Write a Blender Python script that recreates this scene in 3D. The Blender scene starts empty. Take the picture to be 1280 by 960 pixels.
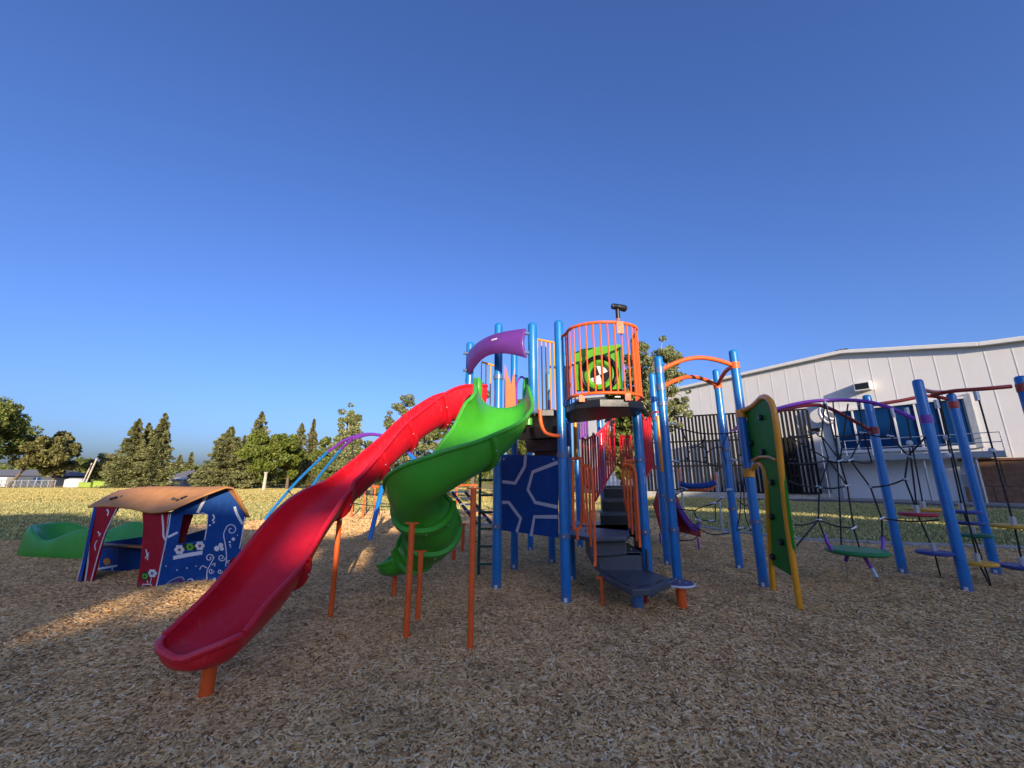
import bpy, bmesh, math, random
import numpy as np
from mathutils import Vector, Matrix
from mathutils.geometry import tessellate_polygon
random.seed(7); rng = np.random.default_rng(7)
scn = bpy.context.scene; COL = scn.collection
R = math.radians
# ------------------------------------------------------------ camera
EYE = 1.5; FPX = 500.0; PITCH = math.atan(118/FPX)
cam = bpy.data.cameras.new('camera'); camo = bpy.data.objects.new('camera', cam); COL.objects.link(camo)
cam.sensor_fit = 'HORIZONTAL'; cam.sensor_width = 36; cam.lens = FPX/1280*36
cam.clip_start = .05; cam.clip_end = 1500
camo.location = (0, 0, EYE); camo.rotation_euler = (math.pi/2+PITCH, 0, 0)
scn.camera = camo
# ------------------------------------------------------------ sky, sun, exposure
SUN_EL = R(12.6); SUN_AZ = R(16)          # sun behind the camera, 16 degrees to its right
w = bpy.data.worlds.new('World'); scn.world = w; w.use_nodes = True
nt = w.node_tree; bg = nt.nodes['Background']
sky = nt.nodes.new('ShaderNodeTexSky'); sky.sky_type = 'NISHITA'; sky.sun_disc = False
sky.sun_elevation = SUN_EL; sky.sun_rotation = math.pi - SUN_AZ
sky.air_density = 1.0; sky.dust_density = 2.4; sky.ozone_density = 4.0; sky.altitude = 0
hsv = nt.nodes.new('ShaderNodeMix'); hsv.data_type = 'RGBA'; hsv.blend_type = 'MULTIPLY'; hsv.inputs[0].default_value = 1
hsv.inputs[7].default_value = (.55, .60, .865, 1)      # camera white balance set for the warm low sun
nt.links.new(sky.outputs[0], hsv.inputs[6]); nt.links.new(hsv.outputs[2], bg.inputs['Color'])
bg.inputs['Strength'].default_value = 0.15
sun = bpy.data.lights.new('sun', 'SUN'); suno = bpy.data.objects.new('sun', sun); COL.objects.link(suno)
sun.energy = 3.7; sun.angle = R(.42); sun.color = (1, .84, .64)
suno.location = (8, -20, 12)
suno.rotation_euler = (math.pi/2 - SUN_EL, 0, SUN_AZ)
scn.view_settings.view_transform = 'Standard'; scn.view_settings.look = 'None'
scn.view_settings.exposure = 1.06; scn.view_settings.gamma = 1
scn.cycles.max_bounces = 6; scn.cycles.diffuse_bounces = 3; scn.cycles.transparent_max_bounces = 8

# ------------------------------------------------------------ measuring helpers (photo pixel -> world point)
def ray(x, y):
    u = (x-640)/FPX; v = (480-y)/FPX
    return Vector((u, math.cos(PITCH)-v*math.sin(PITCH), math.sin(PITCH)+v*math.cos(PITCH)))
def P(x, y, Y):
    r = ray(x, y); return Vector((0, 0, EYE)) + r*(Y/r.y)
def G(x, y, z=0):
    r = ray(x, y); return Vector((0, 0, EYE)) + r*((z-EYE)/r.z)
def on(x, y, A, B):                      # point where the pixel meets the vertical plane through A and B
    n = Vector((B[1]-A[1], A[0]-B[0], 0)); r = ray(x, y)
    t = n.dot(Vector((A[0], A[1], 0)) - Vector((0, 0, EYE)))/n.dot(r)
    return Vector((0, 0, EYE)) + r*t
# ------------------------------------------------------------ materials
MATS = {}
def node_mat(name):
    m = bpy.data.materials.new(name); m.use_nodes = True; MATS[name] = m
    return m, m.node_tree, m.node_tree.nodes['Principled BSDF']
def ramp(nt, fac, stops):
    r = nt.nodes.new('ShaderNodeValToRGB'); e = r.color_ramp.elements
    while len(e) < len(stops): e.new(.5)
    for k, (p, c) in enumerate(stops): e[k].position = p; e[k].color = (*c, 1)
    nt.links.new(fac, r.inputs[0]); return r.outputs[0]
def noise(nt, scale, detail=4, rough=.6, vec=None):
    n = nt.nodes.new('ShaderNodeTexNoise'); n.inputs['Scale'].default_value = scale
    n.inputs['Detail'].default_value = detail; n.inputs['Roughness'].default_value = rough
    if vec is None:
        tc = nt.nodes.new('ShaderNodeTexCoord'); vec = tc.outputs['Object']
    nt.links.new(vec, n.inputs['Vector']); return n.outputs['Fac']
def bump(nt, b, fac, strength, dist=.01):
    bp = nt.nodes.new('ShaderNodeBump'); bp.inputs['Strength'].default_value = strength; bp.inputs['Distance'].default_value = dist
    nt.links.new(fac, bp.inputs['Height']); nt.links.new(bp.outputs[0], b.inputs['Normal'])
def paint(name, c, rough=.35, var=.16, bstr=.08, bscale=60, coat=0, metal=0, nscale=3.5, spec=.5, scuff=0, splash=False):
    m, nt, b = node_mat(name)
    f = noise(nt, nscale, 6, .65)
    lo = tuple(x*(1-var) for x in c); hi = tuple(min(1, x*(1+var)+.004) for x in c)
    col = ramp(nt, f, [(.3, lo), (.7, hi)])
    if scuff:
        tc = nt.nodes.new('ShaderNodeTexCoord'); mp = nt.nodes.new('ShaderNodeMapping'); mp.inputs['Scale'].default_value = (9, 9, 2.2)
        nt.links.new(tc.outputs['Object'], mp.inputs[0]); sc1 = noise(nt, 3.2, 9, .78, mp.outputs[0])
        fac = nt.nodes.new('ShaderNodeMapRange'); fac.inputs[1].default_value = .55; fac.inputs[2].default_value = .74; fac.inputs[4].default_value = scuff
        nt.links.new(sc1, fac.inputs[0])
        m1 = nt.nodes.new('ShaderNodeMix'); m1.data_type = 'RGBA'; nt.links.new(fac.outputs[0], m1.inputs[0]); nt.links.new(col, m1.inputs[6])
        m1.inputs[7].default_value = (min(1, c[0]*.8+.10), min(1, c[1]*.8+.09), min(1, c[2]*.8+.075), 1)
        sx_ = nt.nodes.new('ShaderNodeSeparateXYZ'); nt.links.new(tc.outputs['Object'], sx_.inputs[0])
        ad = nt.nodes.new('ShaderNodeMath'); ad.operation = 'MULTIPLY_ADD'; ad.inputs[1].default_value = .35; nt.links.new(sc1, ad.inputs[0]); nt.links.new(sx_.outputs[2], ad.inputs[2])
        dz = nt.nodes.new('ShaderNodeMapRange'); dz.inputs[1].default_value = .38; dz.inputs[2].default_value = .20; dz.inputs[3].default_value = 0; dz.inputs[4].default_value = .55 if splash else 0
        nt.links.new(ad.outputs[0], dz.inputs[0])
        m2 = nt.nodes.new('ShaderNodeMix'); m2.data_type = 'RGBA'; nt.links.new(dz.outputs[0], m2.inputs[0]); nt.links.new(m1.outputs[2], m2.inputs[6]); m2.inputs[7].default_value = (.17, .12, .08, 1)
        col = m2.outputs[2]
    nt.links.new(col, b.inputs['Base Color'])
    f2 = noise(nt, nscale*5, 5, .7)
    mr = nt.nodes.new('ShaderNodeMapRange'); mr.inputs[3].default_value = max(.05, rough-.09); mr.inputs[4].default_value = rough+.12
    nt.links.new(f2, mr.inputs[0]); nt.links.new(mr.outputs[0], b.inputs['Roughness'])
    b.inputs['Coat Weight'].default_value = coat; b.inputs['Coat Roughness'].default_value = .15
    b.inputs['Metallic'].default_value = metal; b.inputs['Specular IOR Level'].default_value = spec
    if bstr: bump(nt, b, noise(nt, bscale, 3, .5), bstr, .003)
    return m
BLUE = paint('blue_powder_coat', (.006, .165, .46), .3, coat=.3, scuff=.35, splash=True)
ORANGE = paint('orange_powder_coat', (.78, .115, .018), .42, coat=0, spec=.3, scuff=.3)
YEL = paint('yellow_orange_coat', (.80, .32, .012), .34, coat=.2)
REDP = paint('red_slide_plastic', (.60, .006, .018), .34, var=.14, coat=.1, nscale=1.6, scuff=.75)
REDC = paint('red_powder_coat', (.62, .01, .02), .35, coat=.2)
DRED = paint('dark_red_coat', (.26, .012, .022), .35, coat=.2)
GREENP = paint('green_slide_plastic', (.045, .33, .018), .35, var=.16, coat=.1, nscale=1.6, scuff=.75)
GREEND = paint('dark_green_coat', (.006, .07, .025), .4)
PURP = paint('purple_plastic', (.13, .03, .23), .36, coat=.1, scuff=.35)
PURC = paint('purple_coat', (.20, .035, .36), .33, coat=.2)
NAVY = paint('navy_panel_plastic', (.003, .04, .19), .5, var=.14, spec=.15, scuff=.3)
HBLUE = paint('playhouse_blue_plastic', (.004, .055, .24), .55, var=.18, spec=.12, scuff=.35, splash=True)
HRED = paint('playhouse_red_plastic', (.32, .008, .02), .55, var=.18, spec=.12, scuff=.3, splash=True)
TAN = paint('tan_roof_plastic', (.50, .225, .075), .55, var=.14, nscale=5, spec=.2)
WHITEP = paint('white_print', (.62, .63, .66), .5, var=.06, bstr=0)
GREYP = paint('grey_print', (.36, .38, .46), .5, var=.06, bstr=0)
BLACKP = paint('black_plastic', (.008, .008, .009), .4)
CHAR = paint('charcoal_vinyl', (.06, .068, .085), .45, scuff=.45, var=.2, bstr=.3, bscale=120)
ROPE = paint('black_rope', (.009, .009, .010), .7, bstr=.6, bscale=250)
ALU = paint('aluminium_fitting', (.55, .55, .57), .35, metal=.5)
STEEL = paint('galvanised_steel', (.36, .38, .40), .45, metal=.4)
STICK = paint('white_sticker', (.6, .62, .66), .5, bstr=0)
ORP = paint('orange_print', (.6, .2, .02), .5)
VIOP = paint('violet_print', (.06, .02, .13), .5)
TUBG = paint('green_tub_plastic', (.035, .27, .022), .38, var=.12, coat=.15, nscale=2)
FGREEN = paint('lime_plastic', (.10, .38, .02), .4)
BARK = paint('bark', (.14, .10, .07), .9, var=.45, bstr=1, bscale=18, nscale=9)
PBARK = paint('pale_bark', (.42, .38, .31), .85, var=.3, bstr=.7, bscale=20, nscale=6)
CLAD = paint('white_metal_cladding', (.66, .645, .625), .5, var=.035, bstr=.05, bscale=4, nscale=.6)
TRIMW = paint('white_roof_trim', (.66, .65, .62), .5, var=.05)
CONC = paint('concrete', (.30, .29, .27), .9, var=.2, bstr=.6, bscale=25)
ASPH = paint('asphalt', (.052, .052, .055), .92, var=.3, bstr=.7, bscale=60, nscale=1.2)
BLOCK = paint('brown_stone_block', (.20, .105, .06), .9, var=.4, bstr=1, bscale=14, nscale=4)
SLATB = paint('dark_slat_metal', (.006, .0055, .006), .75, spec=.1)
ROOFG = paint('grey_shingle', (.13, .13, .145), .9, var=.25, bstr=.6, bscale=12)
STUCCO = paint('pale_stucco', (.58, .55, .48), .85, var=.12)
DKWALL = paint('dark_siding', (.055, .065, .085), .8, var=.25)
LIME = paint('lime_bin_plastic', (.24, .33, .06), .8, spec=.1)
BRICKW = paint('grey_wall', (.36, .33, .29), .85)
def glass_mat():
    m, nt, b = node_mat('blue_window_film')
    f = noise(nt, .5, 3)
    nt.links.new(ramp(nt, f, [(.35, (.003, .028, .10)), (.7, (.004, .045, .145))]), b.inputs['Base Color'])
    b.inputs['Roughness'].default_value = .3; b.inputs['Specular IOR Level'].default_value = .15
    return m
GLASS = glass_mat()
def mulch_mat():
    m, nt, b = node_mat('wood_mulch')
    tc = nt.nodes.new('ShaderNodeTexCoord')
    v = nt.nodes.new('ShaderNodeTexVoronoi'); v.inputs['Scale'].default_value = 34; v.inputs['Randomness'].default_value = 1
    mp = nt.nodes.new('ShaderNodeMapping'); mp.inputs['Scale'].default_value = (1, .45, 1); mp.inputs['Rotation'].default_value = (0, 0, .6)
    n0 = noise(nt, 6, 3); nt.links.new(tc.outputs['Object'], mp.inputs[0]); nt.links.new(mp.outputs[0], v.inputs['Vector'])
    c = ramp(nt, v.outputs['Color'], [(0.1, (.38, .22, .085)), (.45, (.64, .40, .165)), (.9, (.80, .53, .24))])
    big = ramp(nt, noise(nt, .7, 4), [(.35, (.78, .78, .78)), (.7, (1.12, 1.08, 1.04))])
    mx = nt.nodes.new('ShaderNodeMix'); mx.data_type = 'RGBA'; mx.blend_type = 'MULTIPLY'; mx.inputs[0].default_value = 1
    nt.links.new(c, mx.inputs[6]); nt.links.new(big, mx.inputs[7]); nt.links.new(mx.outputs[2], b.inputs['Base Color'])
    b.inputs['Roughness'].default_value = .9; b.inputs['Specular IOR Level'].default_value = .2
    bump(nt, b, v.outputs['Distance'], 1, .03)
    return m
MULCH = mulch_mat()
def chip_mat():
    m, nt, b = node_mat('wood_chip')
    oi = nt.nodes.new('ShaderNodeObjectInfo')
    c = ramp(nt, oi.outputs['Random'], [(0, (.17, .085, .03)), (.16, (.47, .275, .11)), (.5, (.71, .44, .185)), (.82, (.80, .54, .25)), (1, (.88, .70, .42))])
    gp_ = nt.nodes.new('ShaderNodeNewGeometry')
    g = ramp(nt, noise(nt, 1.6, 7, .7, gp_.outputs['Position']), [(.33, (.76, .73, .70)), (.5, (1.04, 1.0, .96)), (.7, (1.2, 1.16, 1.1))])
    mx = nt.nodes.new('ShaderNodeMix'); mx.data_type = 'RGBA'; mx.blend_type = 'MULTIPLY'; mx.inputs[0].default_value = 1
    nt.links.new(c, mx.inputs[6]); nt.links.new(g, mx.inputs[7]); nt.links.new(mx.outputs[2], b.inputs['Base Color'])
    b.inputs['Roughness'].default_value = .85; b.inputs['Specular IOR Level'].default_value = .25
    return m
CHIP = chip_mat()
def grass_mat():
    m, nt, b = node_mat('dry_lawn')
    tc = nt.nodes.new('ShaderNodeTexCoord')
    mp = nt.nodes.new('ShaderNodeMapping'); mp.inputs['Scale'].default_value = (.3, 1.3, 1); nt.links.new(tc.outputs['Object'], mp.inputs[0])
    f = noise(nt, .42, 7, .68, mp.outputs[0])
    c = ramp(nt, f, [(.33, (.20, .20, .05)), (.44, (.36, .30, .09)), (.58, (.47, .37, .12)), (.75, (.56, .44, .18))])
    f2 = ramp(nt, noise(nt, 22, 6, .8), [(.3, (.66, .68, .6)), (.7, (1.25, 1.22, 1.1))])
    mx = nt.nodes.new('ShaderNodeMix'); mx.data_type = 'RGBA'; mx.blend_type = 'MULTIPLY'; mx.inputs[0].default_value = 1
    nt.links.new(c, mx.inputs[6]); nt.links.new(f2, mx.inputs[7]); nt.links.new(mx.outputs[2], b.inputs['Base Color'])
    b.inputs['Roughness'].default_value = .95; b.inputs['Specular IOR Level'].default_value = .1
    bump(nt, b, noise(nt, 30, 5, .8), .5, .03)
    return m
LAWN = grass_mat()
def blade_mat():
    m, nt, b = node_mat('grass_blade')
    oi = nt.nodes.new('ShaderNodeObjectInfo')
    c = ramp(nt, oi.outputs['Random'], [(0, (.11, .15, .035)), (.4, (.27, .26, .075)), (1, (.56, .45, .20))])
    nt.links.new(c, b.inputs['Base Color']); b.inputs['Roughness'].default_value = .8
    return m
BLADE = blade_mat()
def leaf_mat(name, a, bb, trans=.3):
    m, nt, b = node_mat(name)
    geo = nt.nodes.new('ShaderNodeNewGeometry')
    c = ramp(nt, geo.outputs['Random Per Island'], [(0, tuple(x*.65 for x in a)), (.5, a), (1, bb)])
    nt.links.new(c, b.inputs['Base Color']); b.inputs['Roughness'].default_value = .55; b.inputs['Specular IOR Level'].default_value = .25
    tr = nt.nodes.new('ShaderNodeBsdfTranslucent'); nt.links.new(c, tr.inputs[0])
    mx = nt.nodes.new('ShaderNodeMixShader'); mx.inputs[0].default_value = trans
    nt.links.new(b.outputs[0], mx.inputs[1]); nt.links.new(tr.outputs[0], mx.inputs[2])
    nt.links.new(mx.outputs[0], nt.nodes['Material Output'].inputs[0])
    return m
BLADE2 = blade_mat()
for e_, c_ in zip([n_ for n_ in BLADE2.node_tree.nodes if n_.type == 'VALTORGB'][0].color_ramp.elements, ((.26, .25, .07), (.40, .325, .10), (.50, .39, .14))): e_.color = (*c_, 1)
L_SPR = leaf_mat('spruce_needles', (.15, .16, .06), (.28, .26, .10), .2)
L_DEC = leaf_mat('broad_leaves', (.16, .20, .045), (.30, .31, .08), .4)
L_MAP = leaf_mat('bright_leaves', (.14, .18, .03), (.26, .28, .05))
L_OLV = leaf_mat('olive_leaves', (.20, .19, .065), (.33, .30, .11), .4)
L_ASP = leaf_mat('pale_aspen_leaves', (.22, .25, .09), (.46, .46, .24), .4)

# ------------------------------------------------------------ mesh building
ORG = {}
def worg(o): return ORG.get(o.name, Vector((0, 0, 0))) if o is not None else Vector((0, 0, 0))
def tag(o, label=None, cat=None, group=None, kind=None):
    if label: o['label'] = label
    if cat: o['category'] = cat
    if group: o['group'] = group
    if kind: o['kind'] = kind
    return o
def empty(name, loc, label, cat, group=None):
    o = bpy.data.objects.new(name, None); COL.objects.link(o); o.location = loc; o.empty_display_size = .3
    ORG[o.name] = Vector(loc); return tag(o, label, cat, group)
class MB:
    def __init__(s): s.v = []; s.f = []
    def add(s, vs, fs):
        k = len(s.v); s.v += [tuple(v) for v in vs]; s.f += [tuple(i+k for i in f) for f in fs]; return s
    def box(s, c, d, rz=0, M=None):
        c = Vector(c); hx, hy, hz = d[0]/2, d[1]/2, d[2]/2
        vs = [Vector((x, y, z)) for x in (-hx, hx) for y in (-hy, hy) for z in (-hz, hz)]
        m = M if M is not None else Matrix.Rotation(rz, 3, 'Z')
        return s.add([m@v+c for v in vs], [(0, 1, 3, 2), (4, 6, 7, 5), (0, 4, 5, 1), (2, 3, 7, 6), (0, 2, 6, 4), (1, 5, 7, 3)])
    def hexa(s, b, t):                   # bottom quad, top quad
        n = len(b)
        fs = [tuple(range(n))[::-1], tuple(range(n, 2*n))] + [(i, (i+1) % n, n+(i+1) % n, n+i) for i in range(n)]
        return s.add(list(b)+list(t), fs)
    def beam(s, a, b, wd, ht, up=(0, 0, 1)):
        a = Vector(a); b = Vector(b); t = (b-a).normalized(); r = t.cross(Vector(up)).normalized(); u = r.cross(t)
        A = [a-r*wd/2-u*ht/2, a+r*wd/2-u*ht/2, a+r*wd/2+u*ht/2, a-r*wd/2+u*ht/2]
        return s.hexa(A, [p+b-a for p in A])
    def tube(s, pts, rad, n=8, caps=True, closed=False):
        pts = [Vector(p) for p in pts]; m = len(pts)
        rr = rad if isinstance(rad, (list, tuple)) else [rad]*m
        T = []
        for i in range(m):
            a = pts[(i-1) % m] if (closed or i > 0) else pts[0]
            b = pts[(i+1) % m] if (closed or i < m-1) else pts[-1]
            d = (b-a); T.append(d.normalized() if d.length > 1e-9 else Vector((0, 0, 1)))
        ref = Vector((0, 0, 1)) if abs(T[0].z) < .9 else Vector((1, 0, 0))
        nrm = (ref - T[0]*ref.dot(T[0])).normalized(); vs = []
        for i in range(m):
            nrm = nrm - T[i]*nrm.dot(T[i])
            nrm = nrm.normalized() if nrm.length > 1e-6 else T[i].orthogonal().normalized()
            bi = T[i].cross(nrm)
            for k in range(n):
                a = 2*math.pi*k/n; vs.append(pts[i]+(nrm*math.cos(a)+bi*math.sin(a))*rr[i])
        fs = []; e = m if closed else m-1
        for i in range(e):
            j = (i+1) % m
            for k in range(n):
                fs.append((i*n+k, i*n+(k+1) % n, j*n+(k+1) % n, j*n+k))
        if caps and not closed: fs += [tuple(range(n))[::-1], tuple((m-1)*n+k for k in range(n))]
        return s.add(vs, fs)
    def disc(s, c, r, h, n=24, bev=.2, axis=None):   # rounded puck
        c = Vector(c); prof = [(.0, 0), (r*(1-bev*.5), 0), (r, h*.35), (r, h*.65), (r*(1-bev*.5), h), (0, h)]
        q = Vector((0, 0, 1)).rotation_difference(Vector(axis)).to_matrix() if axis is not None else Matrix.Identity(3)
        vs = []; fs = []
        for i, (a, z) in enumerate(prof):
            for k in range(n): t = 2*math.pi*k/n; vs.append(q@Vector((a*math.cos(t), a*math.sin(t), z))+c)
        for i in range(len(prof)-1):
            for k in range(n): fs.append((i*n+k, i*n+(k+1) % n, (i+1)*n+(k+1) % n, (i+1)*n+k))
        return s.add(vs, fs)
    def poly(s, loops, o, u, v, n, th):              # flat panel with holes: 2-D loops in frame (o,u,v), thickness th along -n
        u = Vector(u); v = Vector(v); n = Vector(n); o = Vector(o)
        tri = tessellate_polygon([[Vector((p[0], p[1], 0)) for p in L] for L in loops])
        flat = [p for L in loops for p in L]; k = len(flat)
        F = [o+u*p[0]+v*p[1] for p in flat]; B = [p-n*th for p in F]
        fs = []
        for t in tri:
            fs.append(tuple(t)); fs.append(tuple(i+k for i in reversed(t)))
        st = 0
        for L in loops:
            m = len(L)
            for i in range(m): fs.append((st+i, st+(i+1) % m, st+(i+1) % m+k, st+i+k))
            st += m
        return s.add(F+B, fs)
    def ribbon(s, pts, wd, n, closed=False):         # thin raised strip along points lying in a plane of normal n
        n = Vector(n).normalized(); pts = [Vector(p) for p in pts]; m = len(pts); L = []; Rr = []
        for i in range(m):
            a = pts[(i-1) % m] if closed or i > 0 else pts[0]; b = pts[(i+1) % m] if closed or i < m-1 else pts[-1]
            d = (b-a).normalized(); q = d.cross(n).normalized()*wd/2; L.append(pts[i]-q); Rr.append(pts[i]+q)
        vs = []
        for i in range(m): vs += [L[i]+n*.004, Rr[i]+n*.004, L[i]-n*.004, Rr[i]-n*.004]
        fs = []
        for i in range(m if closed else m-1):
            a = i*4; b = ((i+1) % m)*4
            fs += [(a, a+1, b+1, b), (a, b, b+2, a+2), (a+1, a+3, b+3, b+1)]
        if not closed: fs += [(0, 2, 3, 1), (m*4-4, m*4-3, m*4-1, m*4-2)]
        return s.add(vs, fs)
    def build(s, name, mat, parent=None, smooth=True, ang=38, bevel=0, label=None):
        V = np.array(s.v, dtype=float); lo = V.min(0); hi = V.max(0)
        if parent is None or len(s.v) > 0: org = Vector(((lo[0]+hi[0])/2, (lo[1]+hi[1])/2, lo[2]))
        me = bpy.data.meshes.new(name); me.from_pydata([(x-org[0], y-org[1], z-org[2]) for x, y, z in s.v], [], s.f)
        if smooth:
            me.polygons.foreach_set('use_smooth', [True]*len(me.polygons)); me.set_sharp_from_angle(angle=R(ang))
        me.materials.append(mat); me.update()
        bm = bmesh.new(); bm.from_mesh(me); bmesh.ops.recalc_face_normals(bm, faces=bm.faces); bm.to_mesh(me); bm.free()
        o = bpy.data.objects.new(name, me); COL.objects.link(o)
        ORG[o.name] = org
        if parent is not None: o.parent = parent; o.location = org - worg(parent)
        else: o.location = org
        if bevel:
            md = o.modifiers.new('edge', 'BEVEL'); md.width = bevel; md.segments = 2; md.limit_method = 'ANGLE'; md.angle_limit = R(40)
        if label: o['label'] = label
        return o
def T(pts, rad, name, mat, parent, n=10): return MB().tube(pts, rad, n).build(name, mat, parent)
def curve(pts, k=8, closed=False):                   # Catmull-Rom through points
    pts = [Vector(p) for p in pts]; m = len(pts); out = []
    for i in range(m if closed else m-1):
        if closed: p0, p1, p2, p3 = (pts[(i+j-1) % m] for j in range(4))
        else: p0 = pts[max(i-1, 0)]; p1 = pts[i]; p2 = pts[i+1]; p3 = pts[min(i+2, m-1)]
        for j in range(k):
            t = j/k; out.append(.5*((2*p1)+(p2-p0)*t+(2*p0-5*p1+4*p2-p3)*t*t+(3*p1-p0-3*p2+p3)*t**3))
    if not closed: out.append(pts[-1])
    return out
def vtag(o): return o
# ------------------------------------------------------------ ground
def sheet(name, poly, z, mat, kind='structure'):
    m = MB(); m.add([(x, y, z) for x, y in poly], [tuple(range(len(poly)))])
    o = m.build(name, mat, None, smooth=False); tag(o, kind=kind)
    for p in o.data.polygons:
        if p.normal.z < 0: o.data.flip_normals(); break
    return o
sheet('lawn', [(-500, -120), (500, -120), (500, 700), (-500, 700)], 0, LAWN)
bed = [(-19, -6), (16, -6), (16, 7.2), (13.5, 8.2), (10.7, 9.05), (8.6, 9.6), (6.8, 10.3), (6.1, 11.8), (5.4, 13.4), (5.2, 16), (4.0, 18.3), (0, 19.6), (-4, 19.8), (-7, 19.0), (-8.6, 16.5), (-9.8, 13.8), (-12, 10.2), (-15.5, 9.6), (-19, 9.2)]
def in_poly(x, y, poly):
    c = np.zeros(x.shape, bool); n = len(poly)
    for i in range(n):
        x1, y1 = poly[i]; x2, y2 = poly[i-1]
        cond = ((y1 > y) != (y2 > y)) & (x < (x2-x1)*(y-y1)/((y2-y1) or 1e-9)+x1); c ^= cond
    return c
def hgt(x, y):                                        # gentle relief of the loose wood fibre, heaped by the playhouse
    h = .009*np.sin(x*1.9+.6*y)+.008*np.sin(y*2.3-.8*x+1)+.006*np.sin(x*4.1+y*3.3)
    for cx, cy, r, a in ((-4.35, 5.75, .55, .07), (-5.55, 6.75, .55, .09), (-5.4, 5.9, .5, .02), (-2.2, 3.1, .5, -.008), (1.5, 4.6, .6, -.01)):
        h = h + a*np.exp(-((x-cx)**2+(y-cy)**2)/(r*r))
    return h + .038
bmm = bmesh.new()
step = .25; xs = np.arange(-19, 16.01, step); ys = np.arange(-6, 19.9, step)
XX, YY = np.meshgrid(xs, ys); HH = hgt(XX, YY)
ins = in_poly(XX+step/2, YY+step/2, bed); vid = {}
def gv(i, j):
    if (i, j) not in vid: vid[i, j] = bmm.verts.new((XX[j, i], YY[j, i], HH[j, i]))
    return vid[i, j]
for j in range(len(ys)-1):
    for i in range(len(xs)-1):
        if ins[j, i]: bmm.faces.new([gv(i, j), gv(i+1, j), gv(i+1, j+1), gv(i, j+1)])
for e in [e for e in bmm.edges if e.is_boundary]:
    for v_ in e.verts: v_.co.z = .004
me = bpy.data.meshes.new('mulch_bed'); bmm.to_mesh(me); bmm.free(); me.materials.append(MULCH)
me.polygons.foreach_set('use_smooth', [True]*len(me.polygons))
mo = bpy.data.objects.new('mulch_bed', me); COL.objects.link(mo); tag(mo, kind='structure')
# instanced chips and grass blades
def scatter(name, pts, rots, scl, prim, mat):
    me = bpy.data.meshes.new(name); me.from_pydata([tuple(p) for p in pts], [], [])
    a = me.attributes.new('rot', 'FLOAT_VECTOR', 'POINT'); a.data.foreach_set('vector', np.asarray(rots, dtype=np.float32).ravel())
    a = me.attributes.new('scl', 'FLOAT_VECTOR', 'POINT'); a.data.foreach_set('vector', np.asarray(scl, dtype=np.float32).ravel())
    o = bpy.data.objects.new(name, me); COL.objects.link(o); me.materials.append(mat)
    ng = bpy.data.node_groups.new(name, 'GeometryNodeTree')
    ng.interface.new_socket('Geometry', in_out='INPUT', socket_type='NodeSocketGeometry')
    ng.interface.new_socket('Geometry', in_out='OUTPUT', socket_type='NodeSocketGeometry')
    gi = ng.nodes.new('NodeGroupInput'); go = ng.nodes.new('NodeGroupOutput'); ins = ng.nodes.new('GeometryNodeInstanceOnPoints')
    if prim == 'cube': pr = ng.nodes.new('GeometryNodeMeshCube')
    else:
        pr = ng.nodes.new('GeometryNodeMeshCone'); pr.inputs['Vertices'].default_value = 3; pr.inputs['Radius Bottom'].default_value = .5; pr.inputs['Depth'].default_value = 1
    sm = ng.nodes.new('GeometryNodeSetMaterial'); sm.inputs['Material'].default_value = mat
    ng.links.new(pr.outputs['Mesh'], sm.inputs['Geometry']); ng.links.new(sm.outputs[0], ins.inputs['Instance'])
    ng.links.new(gi.outputs[0], ins.inputs['Points'])
    for nm, sock in (('rot', 'Rotation'), ('scl', 'Scale')):
        na = ng.nodes.new('GeometryNodeInputNamedAttribute'); na.data_type = 'FLOAT_VECTOR'; na.inputs['Name'].default_value = nm
        ng.links.new(na.outputs['Attribute'], ins.inputs[sock])
    ng.links.new(ins.outputs[0], go.inputs[0])
    md = o.modifiers.new('scatter', 'NODES'); md.node_group = ng
    return tag(o, kind='stuff')
def fan(n, y0, y1, dens_pow):                         # random ground points, thinner with distance
    y = (rng.random(n)**dens_pow)*(y1-y0)+y0; x = (rng.random(n)*2-1)*(1.42*y+.9); return x, y
xs_, ys_ = fan(430000, .9, 12, 1.5)
k = in_poly(xs_, ys_, bed); xs_ = xs_[k]; ys_ = ys_[k]; n = len(xs_)
zz = hgt(xs_, ys_)+rng.random(n)*.012
L_ = (.018+.040*rng.random(n)**2)*(1+ys_*.05)
scatter('wood_chips', np.stack([xs_, ys_, zz], 1), np.stack([rng.normal(0, .15, n), rng.normal(0, .16, n), rng.random(n)*6.28], 1),
        np.stack([L_, (.0045+.008*rng.random(n))*(1+ys_*.05), .002+.004*rng.random(n)], 1), 'cube', CHIP)
x4 = rng.uniform(-14, 8, 90000); y4 = rng.uniform(11, 19.8, 90000); k = in_poly(x4, y4, bed); x4 = x4[k]; y4 = y4[k]; n = len(x4)
scatter('far_wood_chips', np.stack([x4, y4, hgt(x4, y4)+.012*rng.random(n)], 1), np.stack([rng.normal(0, .2, n), rng.normal(0, .2, n), rng.random(n)*6.28], 1),
        np.stack([.04+.05*rng.random(n), .02+.015*rng.random(n), .006+.006*rng.random(n)], 1), 'cube', CHIP)
x2 = rng.uniform(-32, 26, 190000); y2 = rng.uniform(8.3, 26, 190000); k = (~in_poly(x2, y2, bed)) & (np.abs(x2) < 1.4*y2+1) & (((x2-22.15)*-.817+(y2-33.34)*-.577) > 5.8); x2 = x2[k]; y2 = y2[k]; n = len(x2)
hb = .035+.05*rng.random(n)
tag(scatter('grass', np.stack([x2, y2, hb/2], 1), np.stack([rng.normal(0, .3, n), rng.normal(0, .3, n), rng.random(n)*6.28], 1),
        np.stack([.03+.05*rng.random(n), .03+.03*rng.random(n), hb], 1), 'cone', BLADE), kind='stuff')
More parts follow.
